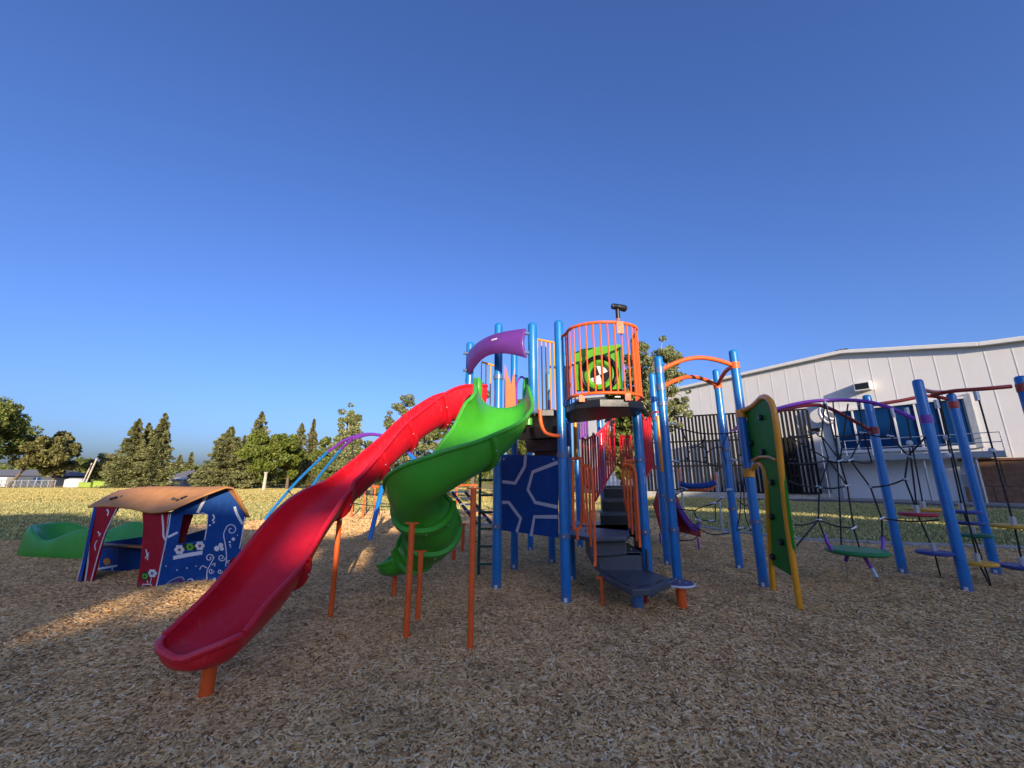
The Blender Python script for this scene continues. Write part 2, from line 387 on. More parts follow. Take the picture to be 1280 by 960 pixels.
x3 = rng.uniform(-85, 40, 150000); y3 = 24+42*rng.random(150000)**1.1; k = np.abs(x3) < 1.4*y3+1; x3 = x3[k]; y3 = y3[k]; n = len(x3); k2 = ((x3-22.15)*-.817+(y3-33.34)*-.577) > 6.2; x3 = x3[k2]; y3 = y3[k2]; n = len(x3)
hb = .03+.045*rng.random(n)
scatter('far_grass', np.stack([x3, y3, hb/2], 1), np.stack([rng.normal(0, .4, n), rng.normal(0, .4, n), rng.random(n)*6.28], 1), np.stack([.06+.10*rng.random(n), .03+.05*rng.random(n), hb], 1), 'cone', BLADE2)
# curb along the mulch on the right, asphalt drive and concrete apron before the school
cm = MB(); cpts = [(16, 7.2), (13.5, 8.2), (10.7, 9.05), (8.6, 9.6), (6.8, 10.3), (6.1, 11.8), (5.4, 13.4)]
for a, b in zip(cpts[:-1], cpts[1:]): cm.beam((a[0]+.1, a[1]+.1, .03), (b[0]+.1, b[1]+.1, .03), .16, .12)
tag(cm.build('kerb', CONC, None, bevel=.01), kind='structure')
WO = Vector((22.15, 33.34, 0)); WD = Vector((.577, -.817, 0)); WN = Vector((-.817, -.577, 0))
def wp(u, out, z): return WO+WD*u+WN*out+Vector((0, 0, z))
def strip(u0, u1, o0, o1, z): return [tuple(wp(u0, o0, z)[:2]), tuple(wp(u1, o0, z)[:2]), tuple(wp(u1, o1, z)[:2]), tuple(wp(u0, o1, z)[:2])]
sheet('asphalt_drive', strip(-40, 24, .02, 5.6, 0), .008, ASPH)
ap = MB(); q = strip(-26, 22, .03, 1.6, 0); ap.hexa([(x, y, 0) for x, y in q], [(x, y, .13) for x, y in q]); tag(ap.build('pavement', CONC, None, smooth=False), kind='structure')

# ============================================================ play structure
PS = empty('play_structure', (.6, 5.9, 0), 'large climbing frame with blue posts, red and green slides, steps and railed lookout', 'play structure')
def post(x, y, z1, z0=-.02, r=.0635, mat=BLUE, parent=PS, sticker=True, top=None):
    prof = [(z0, r), (z1-.05, r), (z1-.022, r*.93), (z1-.006, r*.7), (z1, r*.35)]
    if z0 > .5: prof = [(z0, r*.4), (z0+.02, r*.85), (z0+.05, r)]+prof[1:]
    o = MB().tube([(x, y, z) for z, _ in prof], [q for _, q in prof], 20).build('post', mat, parent, ang=50)
    if sticker and z0 < .5:
        d = Vector((-x, -y, 0)).normalized(); a0 = math.atan2(d.y, d.x); m = MB()
        vs = []; fs = []
        for i in range(5):
            a = a0+(i-2)*.15-.15
            for zz_ in (.05, .10): vs.append((x+(r+.003)*math.cos(a), y+(r+.003)*math.sin(a), zz_))
        for i in range(4): fs.append((2*i, 2*i+2, 2*i+3, 2*i+1))
        m.add(vs, fs).build('sticker', STICK, o)
    return o
def clamp(x, y, z, mat=BLUE, r=.07, parent=PS): return MB().tube([(x, y, z-.03), (x, y, z+.03)], r+.006, 16).build('collar', mat, parent)
pA = post(-.21, 5.93, 3.88); pM = post(.66, 5.33, 3.68); pB = post(1.76, 5.6, 2.45)
pC1 = post(2.29, 6.0, 3.36); pC2 = post(2.73, 7.55, 3.5); pD = post(3.79, 7.18, 3.47); pE = post(3.5, 6.05, 3.48)
post(.04, 7.24, 3.95); post(.39, 8.96, 3.0); post(.72, 7.69, 3.55); post(.89, 6.44, 3.55); post(1.48, 9.25, 2.9); post(1.83, 8.3, 2.95)
post(1.48, 5.18, .32, sticker=False)
post(.285, 5.27, 3.62, z0=2.33, sticker=False); post(-.68, 6.2, 3.66, z0=2.2, sticker=False)
for (x, y, z) in ((-.21, 5.93, 3.0), (.89, 6.44, 3.0), (2.29, 6.0, 2.6), (2.73, 7.55, 2.6), (.66, 5.33, 1.8)): clamp(x, y, z)
for (x, y, z) in ((.66, 5.33, .80), (-.21, 5.93, .85), (-.21, 5.93, 1.78), (2.29, 6.0, .8), (1.76, 5.6, 1.75), (1.76, 5.6, .82), (2.29, 6.0, 1.2), (2.73, 7.55, 1.2), (3.79, 7.18, 1.0), (3.79, 7.18, 2.0), (3.5, 6.05, .9)):
    cl = clamp(x, y, z)
    MB().disc((x-.02, y-.075, z), .012, .012, 8, axis=(0, -1, 0)).build('bolt', ALU, cl)
MB().tube([(.04, 7.24, 3.9), (.04, 7.24, 3.97), (.04, 7.24, 3.99)], [.068, .068, .03], 16).build('post_cap', FGREEN, PS)
# decks
DZ = 2.42
def deck(pts, z, th=.09, parent=PS, holes=True):
    m = MB().hexa([(x, y, z-th) for x, y in pts], [(x, y, z) for x, y in pts]); o = m.build('deck', BLACKP, parent, smooth=False, bevel=.008)
    return o
deck([(-.62, 6.25), (-.25, 5.78), (.27, 5.42), (.6, 5.42), (.85, 6.4), (.05, 7.15), (-.5, 6.8)], DZ)
deck([(.72, 5.28), (.80, 4.98), (1.08, 4.82), (1.43, 4.84), (1.68, 5.04), (1.76, 5.5), (.92, 6.32), (.72, 5.5)], DZ+.03, .1)
deck([(.89, 6.44), (1.76, 5.7), (1.95, 6.3), (1.7, 7.0), (1.0, 7.2)], .80, .08)
# underside steps by the main post
sm_ = MB()
for i, (z, a) in enumerate(((2.2, 0), (2.02, 1), (1.86, 2))):
    sm_.hexa([(.08+.13*a, 5.78-.05*a, z-.16), (.62, 5.42, z-.16), (.8, 5.9, z-.16), (.3+.13*a, 6.25, z-.16)], [(.05+.13*a, 5.78-.05*a, z), (.62, 5.42, z), (.8, 5.9, z), (.28+.13*a, 6.25, z)])
sm_.build('under_step', BLACKP, PS, smooth=False, bevel=.006)
rv = MB()
for i in range(7): rv.tube([P(669+i*2.6, 543+.3*i, 5.66), P(669+i*2.6, 543+.3*i, 5.64)], .006, 6)
rv.build('rivets', ALU, PS)
# ---------------------------------------- barrel shaped lookout barrier
bp_ = curve([(.74, 5.22, 0), (.80, 4.97, 0), (1.06, 4.80, 0), (1.42, 4.82, 0), (1.66, 5.02, 0), (1.73, 5.48, 0)], 6)
def lift(pts, z): return [Vector((p.x, p.y, z)) for p in pts]
zb, zt = 2.52, 3.44
bar = MB().tube([(.66, 5.33, zt-.02)]+lift(bp_, zt)+[(1.76, 5.6, zt-.25)], .021, 10).build('lookout_barrier', ORANGE, PS); MB().tube(lift(bp_, zb), .021, 10).build('lower_rail', ORANGE, bar)
def arc_sample(pts, n):
    d = [0]
    for a, b in zip(pts[:-1], pts[1:]): d.append(d[-1]+(b-a).length)
    out = []
    for k in range(n):
        s = d[-1]*k/(n-1); i = max(j for j in range(len(d)) if d[j] <= s+1e-9); i = min(i, len(pts)-2)
        out.append(pts[i].lerp(pts[i+1], (s-d[i])/max(1e-9, d[i+1]-d[i])))
    return out
for p in arc_sample(bp_, 20): MB().tube([(p.x, p.y, zb), (p.x, p.y, zt)], .011, 8).build('bar', ORANGE, bar)
for t in (8, 18): p = bp_[t]; MB().box((p.x, p.y-.01, zb-.05), (.07, .03, .09)).build('bracket', ORANGE, bar)
MB().box(P(772, 496, 4.79), (.07, .006, .014)).build('nameplate', STICK, bar)
# periscope
sx, sy = 1.36, 4.80
MB().box((sx+.01, sy-.03, 3.36), (.085, .02, .16)).build('mounting_plate', ORANGE, bar)
T([(sx, sy, 3.3), (sx, sy, 3.56)], .02, 'stalk', ORANGE, bar)
sc_ = MB().tube([(sx, sy, 3.5), (sx, sy, 3.64)], .028, 10).tube([(sx-.08, sy-.05, 3.64), (sx-.07, sy-.05, 3.64), (sx-.02, sy-.02, 3.65), (sx, sy-.02, 3.65), (sx+.07, sy, 3.64), (sx+.10, sy+.02, 3.64)], [.036, .038, .038, .034, .044, .044], 14)
sc_.build('viewing_scope', BLACKP, bar)
# green crawl panel with ring and spinner behind the bars
gA, gB = (.9, 5.86), (1.62, 5.52)
def pl2(A, B): u = Vector((B[0]-A[0], B[1]-A[1], 0)).normalized(); return Vector((A[0], A[1], 0)), u, Vector((0, 0, 1)), Vector((u.y, -u.x, 0))
o_, u_, v_, n_ = pl2(gA, gB)
def loc2(pt, o, u): d = pt-o; return (d.dot(u), d.z)
cc = loc2(on(749, 468, gA, gB), o_, u_)
ring = [(cc[0]+.25*math.cos(t), cc[1]+.25*math.sin(t)) for t in np.linspace(0, 2*math.pi, 29)[:-1]]
outl = [loc2(on(x, y, gA, gB), o_, u_) for x, y in ((719, 488), (718, 441), (728, 436), (775, 430), (777, 486))]
gp = MB().poly([outl, ring], o_, u_, v_, n_, .10).build('crawl_panel', FGREEN, PS, bevel=.01)
ct = o_+u_*cc[0]+v_*cc[1]
def ringpts(r, off, n=28): return [ct+u_*(r*math.cos(t))+v_*(r*math.sin(t))+n_*off for t in np.linspace(0, 2*math.pi, n+1)[:-1]]
MB().tube(ringpts(.262, .02), .03, 8, closed=True).build('ring', BLACKP, gp)
MB().tube(ringpts(.19, -.03), .05, 8, closed=True).build('inner_ring', FGREEN, gp)
for q4 in range(4):
    vs = [ct-n_*.03]+[ct-n_*.03+u_*(.15*math.cos(a))+v_*(.15*math.sin(a)) for a in np.linspace(q4*math.pi/2+.3, (q4+1)*math.pi/2+.3, 8)]
    vs2 = [p-n_*.02 for p in vs]
    MB().hexa(vs, vs2).build('spinner_blade', (WHITEP, BLACKP)[q4 % 2], gp)
# yellow barriers
def railing(ptsA, ptsB, z0a, z1a, z0b, z1b, nb, mat, r=.011, rr=.018, name='railing', parent=PS):
    A = Vector((*ptsA, 0)); B = Vector((*ptsB, 0))
    at = lambda t, z0, z1: A.lerp(B, t)+Vector((0, 0, z0+(z1-z0)*t))
    o = MB().tube([at(0, z1a, z1b), at(1, z1a, z1b)], rr, 8).build(name, mat, parent); MB().tube([at(0, z0a, z0b), at(1, z0a, z0b)], rr, 8).build('lower_rail', mat, o)
    for i in range(nb): t = i/(nb-1); MB().tube([at(t, z0a, z0b), at(t, z1a, z1b)], r, 8).build('bar', mat, o)
    return o
railing((.40, 6.0), (.66, 5.98), 2.5, 3.64, 2.5, 3.58, 5, YEL)
railing((-.55, 6.95), (-.22, 6.95), 2.6, 3.55, 2.6, 3.45, 5, YEL)
railing((1.02, 6.35), (.86, 7.6), 2.5, 3.35, 2.5, 3.35, 7, PURC)
MB().tube(curve([P(646, 510, 6.9), P(646, 480, 6.9), P(652, 471, 6.9), P(658, 480, 6.9), P(658, 510, 6.9)], 4), .018, 8).build('grab_rail', PURC, PS)
bf = MB().poly([[loc2(on(x, y, (0, 6.9), (1, 6.9)), Vector((0, 6.9, 0)), Vector((1, 0, 0))) for x, y in ((630, 520), (631, 455), (635, 470), (639, 480), (643, 460), (646, 520))]], (0, 6.9, 0), (1, 0, 0), (0, 0, 1), (0, -1, 0), .04)
bf.build('butterfly_panel', ORANGE, PS, bevel=.006)
# orange bracket under the hanging post
MB().tube(curve([P(675, 512, 5.3), P(676, 528, 5.28), P(681, 540, 5.27), P(690, 544, 5.27), P(700, 545, 5.28)], 5), .026, 10).build('post_bracket', ORANGE, PS)
# purple arched hood
hL, hR = Vector((-.66, 6.12, 0)), Vector((.20, 5.24, 0)); m = MB(); vs = []; fs = []; NN = 20
bow = Vector((-.66, -.72, 0)).normalized()
for i in range(NN+1):
    t = i/NN; b = hL.lerp(hR, t)+bow*(.12*math.sin(math.pi*t)); arch = math.sin(math.pi*t)
    top = 3.50+.02*t+.03*arch; bot = 3.10+.16*arch**.9
    for j in range(7):
        s = j/6; z = bot+(top-bot)*s; bul = .06*math.sin(math.pi*s); p = b+bow*bul
        vs.append((p.x, p.y, z))
for i in range(NN):
    for j in range(6): fs.append((i*7+j, i*7+7+j, i*7+8+j, i*7+1+j))
hood = m.add(vs, fs).build('hood', PURP, PS); sd = hood.modifiers.new('thick', 'SOLIDIFY'); sd.thickness = .05; sd.offset = 0
bv = hood.modifiers.new('edge', 'BEVEL'); bv.width = .012; bv.segments = 2
for z in (3.46, 3.18):
    T([(.16, 5.23, z), (.285, 5.27, z)], .026, 'hood_bracket', BLUE, hood); T([(-.78, 6.15, z), (-.62, 6.15, z)], .026, 'hood_bracket', BLUE, hood)
MB().box(hL.lerp(hR, .62)+bow*.19+Vector((0, 0, 3.44)), (.1, .006, .022), math.atan2(-.72, .86)).build('nameplate', STICK, hood)
# ---------------------------------------- slides
def slide(name, mat, st, label, seg=6, flanges=(), NA=18, endcap=.28, lip=.1, cap_n=7):
    # station: x,y,z(floor), half width, right wall height, left wall height
    c = curve([Vector(s[:3]) for s in st], seg); prm = curve([Vector(s[3:6]) for s in st], seg)
    tan = []
    for i in range(len(c)):
        d = c[min(i+1, len(c)-1)]-c[max(i-1, 0)]; tan.append(d.normalized())
    secs = []
    def sec(p, t, hw, hr, hl, off):
        th = Vector((t.x, t.y, 0)).normalized(); r = th.cross(Vector((0, 0, 1))); up = r.cross(t).normalized(); out = []
        for k in range(NA+1):
            a = (-1+2*k/NA)*math.pi/2; h = hr if a > 0 else hl
            q = p+r*(hw*math.copysign(abs(math.sin(a))**.85, a))+up*(h*(1-math.cos(a))**1.15)
            nrm = -(up*math.cos(a)*hw+(-r)*math.sin(a)*h*1.0); 
            nrm = -(up*math.cos(a)) + r*math.sin(a); nrm.normalize()
            out.append(q+nrm*off)
        return out
    frames = [(c[i], tan[i], prm[i].x, prm[i].y, prm[i].z) for i in range(len(c))]
    if endcap:
        p, t, hw, hr, hl = frames[-1]; th = Vector((t.x, t.y, 0)).normalized()
        for k in range(1, cap_n+1):
            q = k/cap_n; f = math.sqrt(max(0, 1-q*q)); lift_ = lip*(1-f)*1.0
            frames.append((p+th*endcap*q+Vector((0, 0, lift_)), th, max(.01, hw*f), max(.01, (hr-.02)*f*.9+.02), max(.01, (hl-.02)*f*.9+.02)))
    TH = .022; vs = []; fs = []; n = NA+1; rows = len(frames)
    inn = [sec(*fr, 0) for fr in frames]; outr = [sec(*fr, TH) for fr in frames]
    for row in inn: vs += row
    for row in outr: vs += row
    K = rows*n
    for i in range(rows-1):
        for j in range(NA):
            fs.append((i*n+j, i*n+j+1, (i+1)*n+j+1, (i+1)*n+j)); fs.append((K+i*n+j, K+(i+1)*n+j, K+(i+1)*n+j+1, K+i*n+j+1))
        for j in (0, NA): fs.append((i*n+j, (i+1)*n+j, K+(i+1)*n+j, K+i*n+j))
    for i in (0, rows-1):
        for j in range(NA): fs.append((i*n+j, i*n+j+1, K+i*n+j+1, K+i*n+j))
    m = MB().add(vs, fs)
    o = m.build(name, mat, PS, ang=60, label=label)
    # rolled rim following both walls and the exit lip
    rim = [r_[NA] for r_ in outr]+[r_[0] for r_ in reversed(outr)]
    MB().tube(rim, .024, 8).build('rim', mat, o)
    for fi in flanges:
        fr = frames[fi]; a = sec(fr[0]-fr[1]*.035, *fr[1:], TH); b = sec(fr[0]+fr[1]*.035, *fr[1:], TH)
        a2 = sec(fr[0]-fr[1]*.026, *fr[1:], TH+.05); b2 = sec(fr[0]+fr[1]*.026, *fr[1:], TH+.05); vv = a+b+a2+b2; ff = []
        for j in range(NA):
            for r0, r1 in ((0, 2), (2, 3), (3, 1)): ff.append((r0*n+j, r0*n+j+1, r1*n+j+1, r1*n+j))
        f_ = MB().add(vv, ff).build('flange', mat, o)
        bl = MB()
        for j in range(2, NA, 4): bl.disc(b2[j], .009, .01, 8, axis=fr[1])
        bl.build('bolts', ALU, f_)
    return o, frames
RS, rfr = slide('curved_slide', REDP, [
    (-.55, 6.42, 2.42, .30, .50, .50), (-.88, 6.22, 2.40, .30, .46, .46), (-1.24, 5.93, 2.18, .29, .34, .38), (-1.52, 5.62, 1.88, .28, .24, .37),
    (-1.76, 5.28, 1.55, .28, .21, .31), (-1.93, 4.98, 1.29, .27, .22, .28), (-2.03, 4.74, 1.15, .26, .25, .27), (-2.06, 4.42, 1.02, .25, .26, .24),
    (-2.04, 4.08, .86, .25, .26, .24), (-2.01, 3.7, .62, .25, .26, .25), (-2.0, 3.42, .46, .25, .25, .27), (-2.02, 3.14, .36, .255, .20, .24), (-2.03, 2.98, .33, .255, .16, .19)],
    'long wavy red slide running down towards the camera', flanges=(9, 17, 24, 38, 54), endcap=.2, lip=.07)
def support(x, y, z, r=.03, mat=ORANGE, parent=PS, name='support_post'):
    return MB().tube([(x, y, -.02), (x, y, z)], r, 14).box((x, y, z+.005), (.13, .05, .012)).build(name, mat, parent)
support(-1.96, 4.78, 1.16, .028, parent=RS)
support(-2.14, 3.22, .34, .045, parent=RS)
GS, gfr = slide('spiral_slide', GREENP, [
    (-.14, 5.50, 2.46, .33, .36, .30), (-.14, 5.36, 2.40, .34, .42, .30), (-.13, 5.12, 2.08, .35, .50, .30), (-.22, 4.84, 1.81, .34, .44, .32),
    (-.44, 4.56, 1.57, .31, .38, .36), (-.66, 4.42, 1.40, .30, .34, .40), (-.86, 4.42, 1.24, .31, .34, .42), (-1.0, 4.56, 1.06, .31, .34, .42),
    (-1.02, 4.78, .86, .31, .36, .36), (-.98, 5.04, .66, .30, .32, .36), (-1.05, 5.3, .48, .29, .28, .32), (-1.26, 5.47, .37, .28, .26, .24), (-1.48, 5.5, .33, .28, .20, .18)],
    'green spiral slide curling under itself', flanges=(22, 45, 54, 64), endcap=.2, lip=.05)
for x0, dx in ((-.495, .02), (.215, -.01)):
    MB().tube([(x0-dx, 5.42, 2.2), (x0, 5.45, 2.5), (x0+dx, 5.45, 2.74), (x0+dx, 5.45, 2.84), (x0+dx, 5.45, 2.88)], [.05, .075, .06, .045, .015], 14).build('entrance_wing', GREENP, GS)
support(-.37, 3.98, 1.40, .028, parent=GS); support(-1.0, 4.22, 1.06, .03, parent=GS); support(-1.0, 4.7, .72, .028, parent=GS); support(-1.5, 5.55, .30, .03, parent=GS)
# ---------------------------------------- blue panel with grey line print
pA_, pB_ = (-.16, 5.87), (.60, 5.31)
o_, u_, v_, n_ = pl2(pA_, pB_)
pn = MB().poly([[loc2(on(x, y, pA_, pB_), o_, u_) for x, y in ((627, 568), (697, 570), (697, 672), (627, 663))]], o_, u_, v_, n_, .02).build('maze_panel', NAVY, PS, smooth=False)
for L in ([(628, 602), (644, 604), (656, 583), (657, 569)], [(697, 578), (666, 590), (660, 612), (669, 628), (697, 634)], [(628, 628), (636, 628), (651, 648), (646, 665)], [(664, 670), (668, 646), (697, 646)]):
    MB().ribbon([on(x, y, pA_, pB_) for x, y in L], .045, n_).build('printed_line', GREYP, pn, smooth=False)
for x, y in ((630, 574), (692, 574)): MB().disc(on(x, y, pA_, pB_), .012, .008, 10, axis=n_).build('bolt', ALU, pn)
# ---------------------------------------- front steps
def padz(pts, z, th, name, bev=.012):
    return MB().hexa([(*p, z-th) for p in pts], [(*p, z) for p in pts]).build(name, CHAR, PS, smooth=False, bevel=bev)
z0 = .37
pd = [G(x, y, z0)[:2] for x, y in ((749, 716), (751, 711), (801, 709), (836, 722), (838, 727), (812, 736), (790, 737))]
bs = padz(pd, z0, .07, 'bottom_step')
for L in ([(760, 718), (770, 725)], [(775, 728), (787, 732)], [(798, 734), (812, 731)], [(820, 729), (829, 725)], [(806, 713), (818, 717)]):
    MB().ribbon([G(x, y, z0) for x, y in L], .02, (0, 0, 1)).build('slot', BLACKP, bs)
t2 = [G(x, y, .585)[:2] for x, y in ((746, 690), (744, 683), (786, 678), (802, 690))]
padz(t2, .585, .05, 'step')
MB().hexa([G(747, 690, .585)-Vector((0, 0, .24)), G(801, 690, .585)-Vector((0, 0, .24)), G(801, 690, .585)+Vector((0, .02, -.24)), G(747, 690, .585)+Vector((0, .02, -.24))],
          [G(747, 690, .585), G(801, 690, .585), G(801, 690, .585)+Vector((0, .02, 0)), G(747, 690, .585)+Vector((0, .02, 0))]).build('riser', CHAR, PS, smooth=False)
MB().hexa([G(738, 672, .78)-Vector((0, 0, .22)), G(782, 670, .78)-Vector((0, 0, .22)), G(782, 670, .78)+Vector((0, .02, -.22)), G(738, 672, .78)+Vector((0, .02, -.22))],
          [G(738, 672, .78), G(782, 670, .78), G(782, 670, .78)+Vector((0, .02, 0)), G(738, 672, .78)+Vector((0, .02, 0))]).build('riser', CHAR, PS, smooth=False)
ld = [G(x, y, .80)[:2] for x, y in ((712, 668), (712, 657), (785, 655), (787, 668), (784, 671), (740, 672))]
ldo = padz(ld, .80, .05, 'landing')
MB().poly([[loc2(on(x, y, (1.0, 5.75), (1.12, 5.3)), Vector((1.0, 5.75, 0)), Vector((.12, -.45, 0)).normalized()) for x, y in ((731, 662), (738, 668), (752, 712), (751, 716), (744, 712), (732, 690))]], (1.0, 5.75, 0), Vector((.12, -.45, 0)).normalized(), (0, 0, 1), (-.966, -.26, 0), .02).build('stringer', CHAR, PS, smooth=False)
rA, rB = (1.69, 5.75), (1.76, 5.45)
MB().hexa([(1.70, 5.95, .40), (1.73, 5.50, .30), (1.75, 5.50, .30), (1.72, 5.95, .40)], [(1.70, 5.95, .86), (1.73, 5.50, .585), (1.75, 5.50, .585), (1.72, 5.95, .86)]).build('stringer', CHAR, PS, smooth=False)
studs = MB()
for cx, cy in [(748, 684), (757, 683), (766, 682), (775, 681), (784, 682), (753, 687), (764, 687), (777, 686), (789, 687)]: studs.disc(G(cx, cy, .586), .007, .012, 6)
studs.build('grip_studs', ALU, PS)
support(1.08, 5.24, .33, .022); support(1.62, 5.32, .33, .022, DRED)
# orange loop handrails either side of the steps
def handrail(pts, inner, mat=ORANGE, r=.019):
    o = MB().tube(curve(pts, 6), r, 10).build('handrail', mat, PS)
    for L in inner: MB().tube(L, r*.8, 8).build('bar', mat, o)
    return o
YL = 5.0
handrail([P(714, 574, 5.28), P(721, 573, 5.25), P(727, 580, 5.2), P(727, 650, 5.2), P(722, 661, 5.2), P(717, 655, 5.22), P(716, 600, 5.24), P(716, 576, 5.25)], [])
handrail([P(727, 583, 5.15), P(734, 582, 5.12), P(740, 592, 5.05), P(742, 640, 4.98), P(744, 700, 4.92), P(742, 706, 4.92)],
         [[P(727, 583, 5.15), P(731, 655, 5.1)], [P(731, 583, 5.12), P(735, 668, 5.06)], [P(736, 584, 5.1), P(739, 683, 5.0)]])
MB().box(P(722, 668, 5.2), (.03, .03, .12)).build('rail_bracket', ORANGE, PS)
handrail([P(794, 577, 5.6), P(785, 576, 5.6), P(779, 582, 5.6), P(781, 620, 5.6), P(788, 658, 5.6)], [])
handrail([P(779, 583, 5.55), P(787, 581, 5.5), P(794, 592, 5.45), P(797, 640, 5.38), P(800, 684, 5.35)],
         [[P(783, 582, 5.55), P(787, 660, 5.5)], [P(787, 582, 5.52), P(791, 668, 5.45)], [P(791, 585, 5.5), P(796, 676, 5.4)]])
for z_ in (1.78, 1.4, 1.1):
    pass
for (px, py, h_) in ((803, 588, 5), (804, 600, 10), (804, 614, 11)):
    MB().box(P(px, py, 5.545), (.045, .005, h_*.0115)).build('sticker', STICK, PS)
# rear steps with red railings
for i in range(3):
    z = .98+.2*i; y = 6.55+.25*i; xo = 1.38+.09*i
    MB().hexa([(xo, y, z-.05), (xo+.62, y-.1, z-.05), (xo+.66, y+.2, z-.05), (xo+.05, y+.28, z-.05)], [(xo, y, z), (xo+.62, y-.1, z), (xo+.66, y+.2, z), (xo+.05, y+.28, z)]).build('step', CHAR, PS, smooth=False, bevel=.006)
    MB().hexa([(xo, y+.01, z-.2), (xo+.62, y-.09, z-.2), (xo+.62, y-.07, z-.2), (xo, y+.03, z-.2)], [(xo, y+.01, z-.052), (xo+.62, y-.09, z-.052), (xo+.62, y-.07, z-.052), (xo, y+.03, z-.052)]).build('riser', BLACKP, PS, smooth=False)
def pxrail(tops, bots, Ya, Yb, mat, r=.012, rr=.018, name='railing'):
    n = len(tops); Ys = [Ya+(Yb-Ya)*i/(n-1) for i in range(n)]
    tp = [P(x, y, Y) for (x, y), Y in zip(tops, Ys)]; bt = [P(x, y, Y) for (x, y), Y in zip(bots, Ys)]
    o = MB().tube(curve([bt[0]]+[tp[0]]+tp[1:], 3), rr, 8).build(name, mat, PS); MB().tube(curve(bt, 2), rr, 8).build('lower_rail', mat, o); MB().tube([tp[-1], bt[-1]], rr, 8).build('end_rail', mat, o)
    for a, b in zip(tp[1:-1], bt[1:-1]): MB().tube([a, b], r, 8).build('bar', mat, o)
    return o
pxrail([(741+2.9*i, 548-2.9*i) for i in range(10)], [(744+2.8*i, 626-4.8*i) for i in range(10)], 6.5, 7.7, REDC, .016)
pxrail([(728+3.4*i, 552-1.8*i) for i in range(5)], [(730+3.2*i, 606+1.8*i) for i in range(5)], 6.3, 6.7, REDC, .016)
pxrail([(775+3.3*i, 547-.6*i) for i in range(5)], [(777+3.4*i, 584-1*i) for i in range(5)], 7.7, 7.5, REDC, .02)
pxrail([(802+2.6*i, 524-.5*i) for i in range(5)], [(806+2.4*i, 598-3.4*i) for i in range(5)], 6.6, 7.3, REDC, .019)
MB().tube(curve([P(811, 524, 7.2), P(815, 516, 7.0), P(822, 515, 6.6)], 5), .02, 8).build('rail_arm', REDC, PS)
MB().tube(curve([P(814, 570, 7.2), P(816, 584, 7.1), P(822, 585, 7.0)], 5), .016, 8).build('rail_arm', REDC, PS)
MB().tube([P(719, 516, 6.6), P(720, 575, 6.6)], .035, 10).build('yellow_pole', YEL, PS)
pxrail([(724+3*i, 514) for i in range(4)], [(725+3*i, 549-2*i) for i in range(4)], 7.2, 7.2, PURC, .012, .014)
T([P(822, 520, 7.2), P(828, 590, 7.2)], .03, 'fabric_pole', YEL, PS)
# step platform arches
for a, b, mid, Ya, Yb in (((824, 462), (897, 471), (862, 452), 6.0, 7.18), ((826, 458), (915, 457), (874, 447), 6.0, 6.05)):
    pass
zA = 3.22
def archbar(p, q, rise, mat, r=.034): 
    p = Vector(p); q = Vector(q); return MB().tube([p.lerp(q, i/16)+Vector((0, 0, rise*math.sin(math.pi*i/16))) for i in range(17)], r, 12).build('arch_bar', mat, PS)
archbar((2.29, 6.0, 3.13), (3.5, 6.05, 3.22), .17, ORANGE); archbar((2.29, 6.0, 2.86), (3.79, 7.18, 3.16), .17, ORANGE); archbar((3.5, 6.05, 3.22), (3.79, 7.18, 3.16), .08, ORANGE)
for (x, y, z) in ((2.29, 6.0, 3.13), (3.5, 6.05, 3.22), (3.79, 7.18, 3.16), (2.29, 6.0, 2.86)): MB().tube([(x, y, z-.05), (x, y, z+.05)], .071, 16).build('collar', ORANGE if z > 3.14 else BLUE, PS)
# ---------------------------------------- climbing wall in a yellow frame
yA, yB = (3.42, 5.72), (3.62, 5.12)
WA = (3.55, 6.0); WB = (3.32, 5.10)
o_, u_, v_, n_ = pl2(WA, WB)
cw = MB().poly([[loc2(on(x, y, WA, WB), o_, u_) for x, y in ((932, 512), (944, 502), (955, 497), (962, 500), (968, 515), (974, 560), (981, 610), (990, 680), (993, 722), (966, 706), (962, 640), (960, 600), (952, 582), (940, 575))]], o_, u_, v_, n_, .03).build('climbing_wall', paint('forest_green_plastic', (.02, .21, .02), .55, spec=.15, scuff=.3), PS)
yo = [on(x, y, WA, WB) for x, y in ((926, 517), (940, 508), (952, 497), (960, 498), (966, 508), (970, 530), (976, 580), (984, 650), (994, 720), (1001, 766))]
yo[0] = Vector((3.5, 6.05, yo[0].z))
MB().tube(curve(yo, 5), .036, 12).build('frame_tube', YEL, cw)
yi = [on(x, y, WA, WB) for x, y in ((938, 592), (945, 581), (953, 582), (958, 600), (961, 650), (964, 700), (967, 741))]; yi[0] = Vector((3.5, 6.05, yi[0].z))
MB().tube(curve(yi, 5), .032, 12).build('frame_tube', YEL, cw)
MB().tube([on(x, y, WA, WB)+n_*.02 for x, y in ((941, 576), (952, 571), (964, 571), (973, 575))], .02, 8).build('crossbar', YEL, cw)
for z in (2.46, 1.58): MB().tube([(3.5, 6.05, z-.06), (3.5, 6.05, z+.06)], .074, 16).build('collar', YEL, cw)
for x, y in ((953, 522), (941, 554), (956, 565), (967, 603), (967, 646), (979, 678), (968, 696)):
    MB().disc(on(x, y, WA, WB), .042, .05, 12, .6, axis=n_).build('hand_hold', BLACKP, cw)
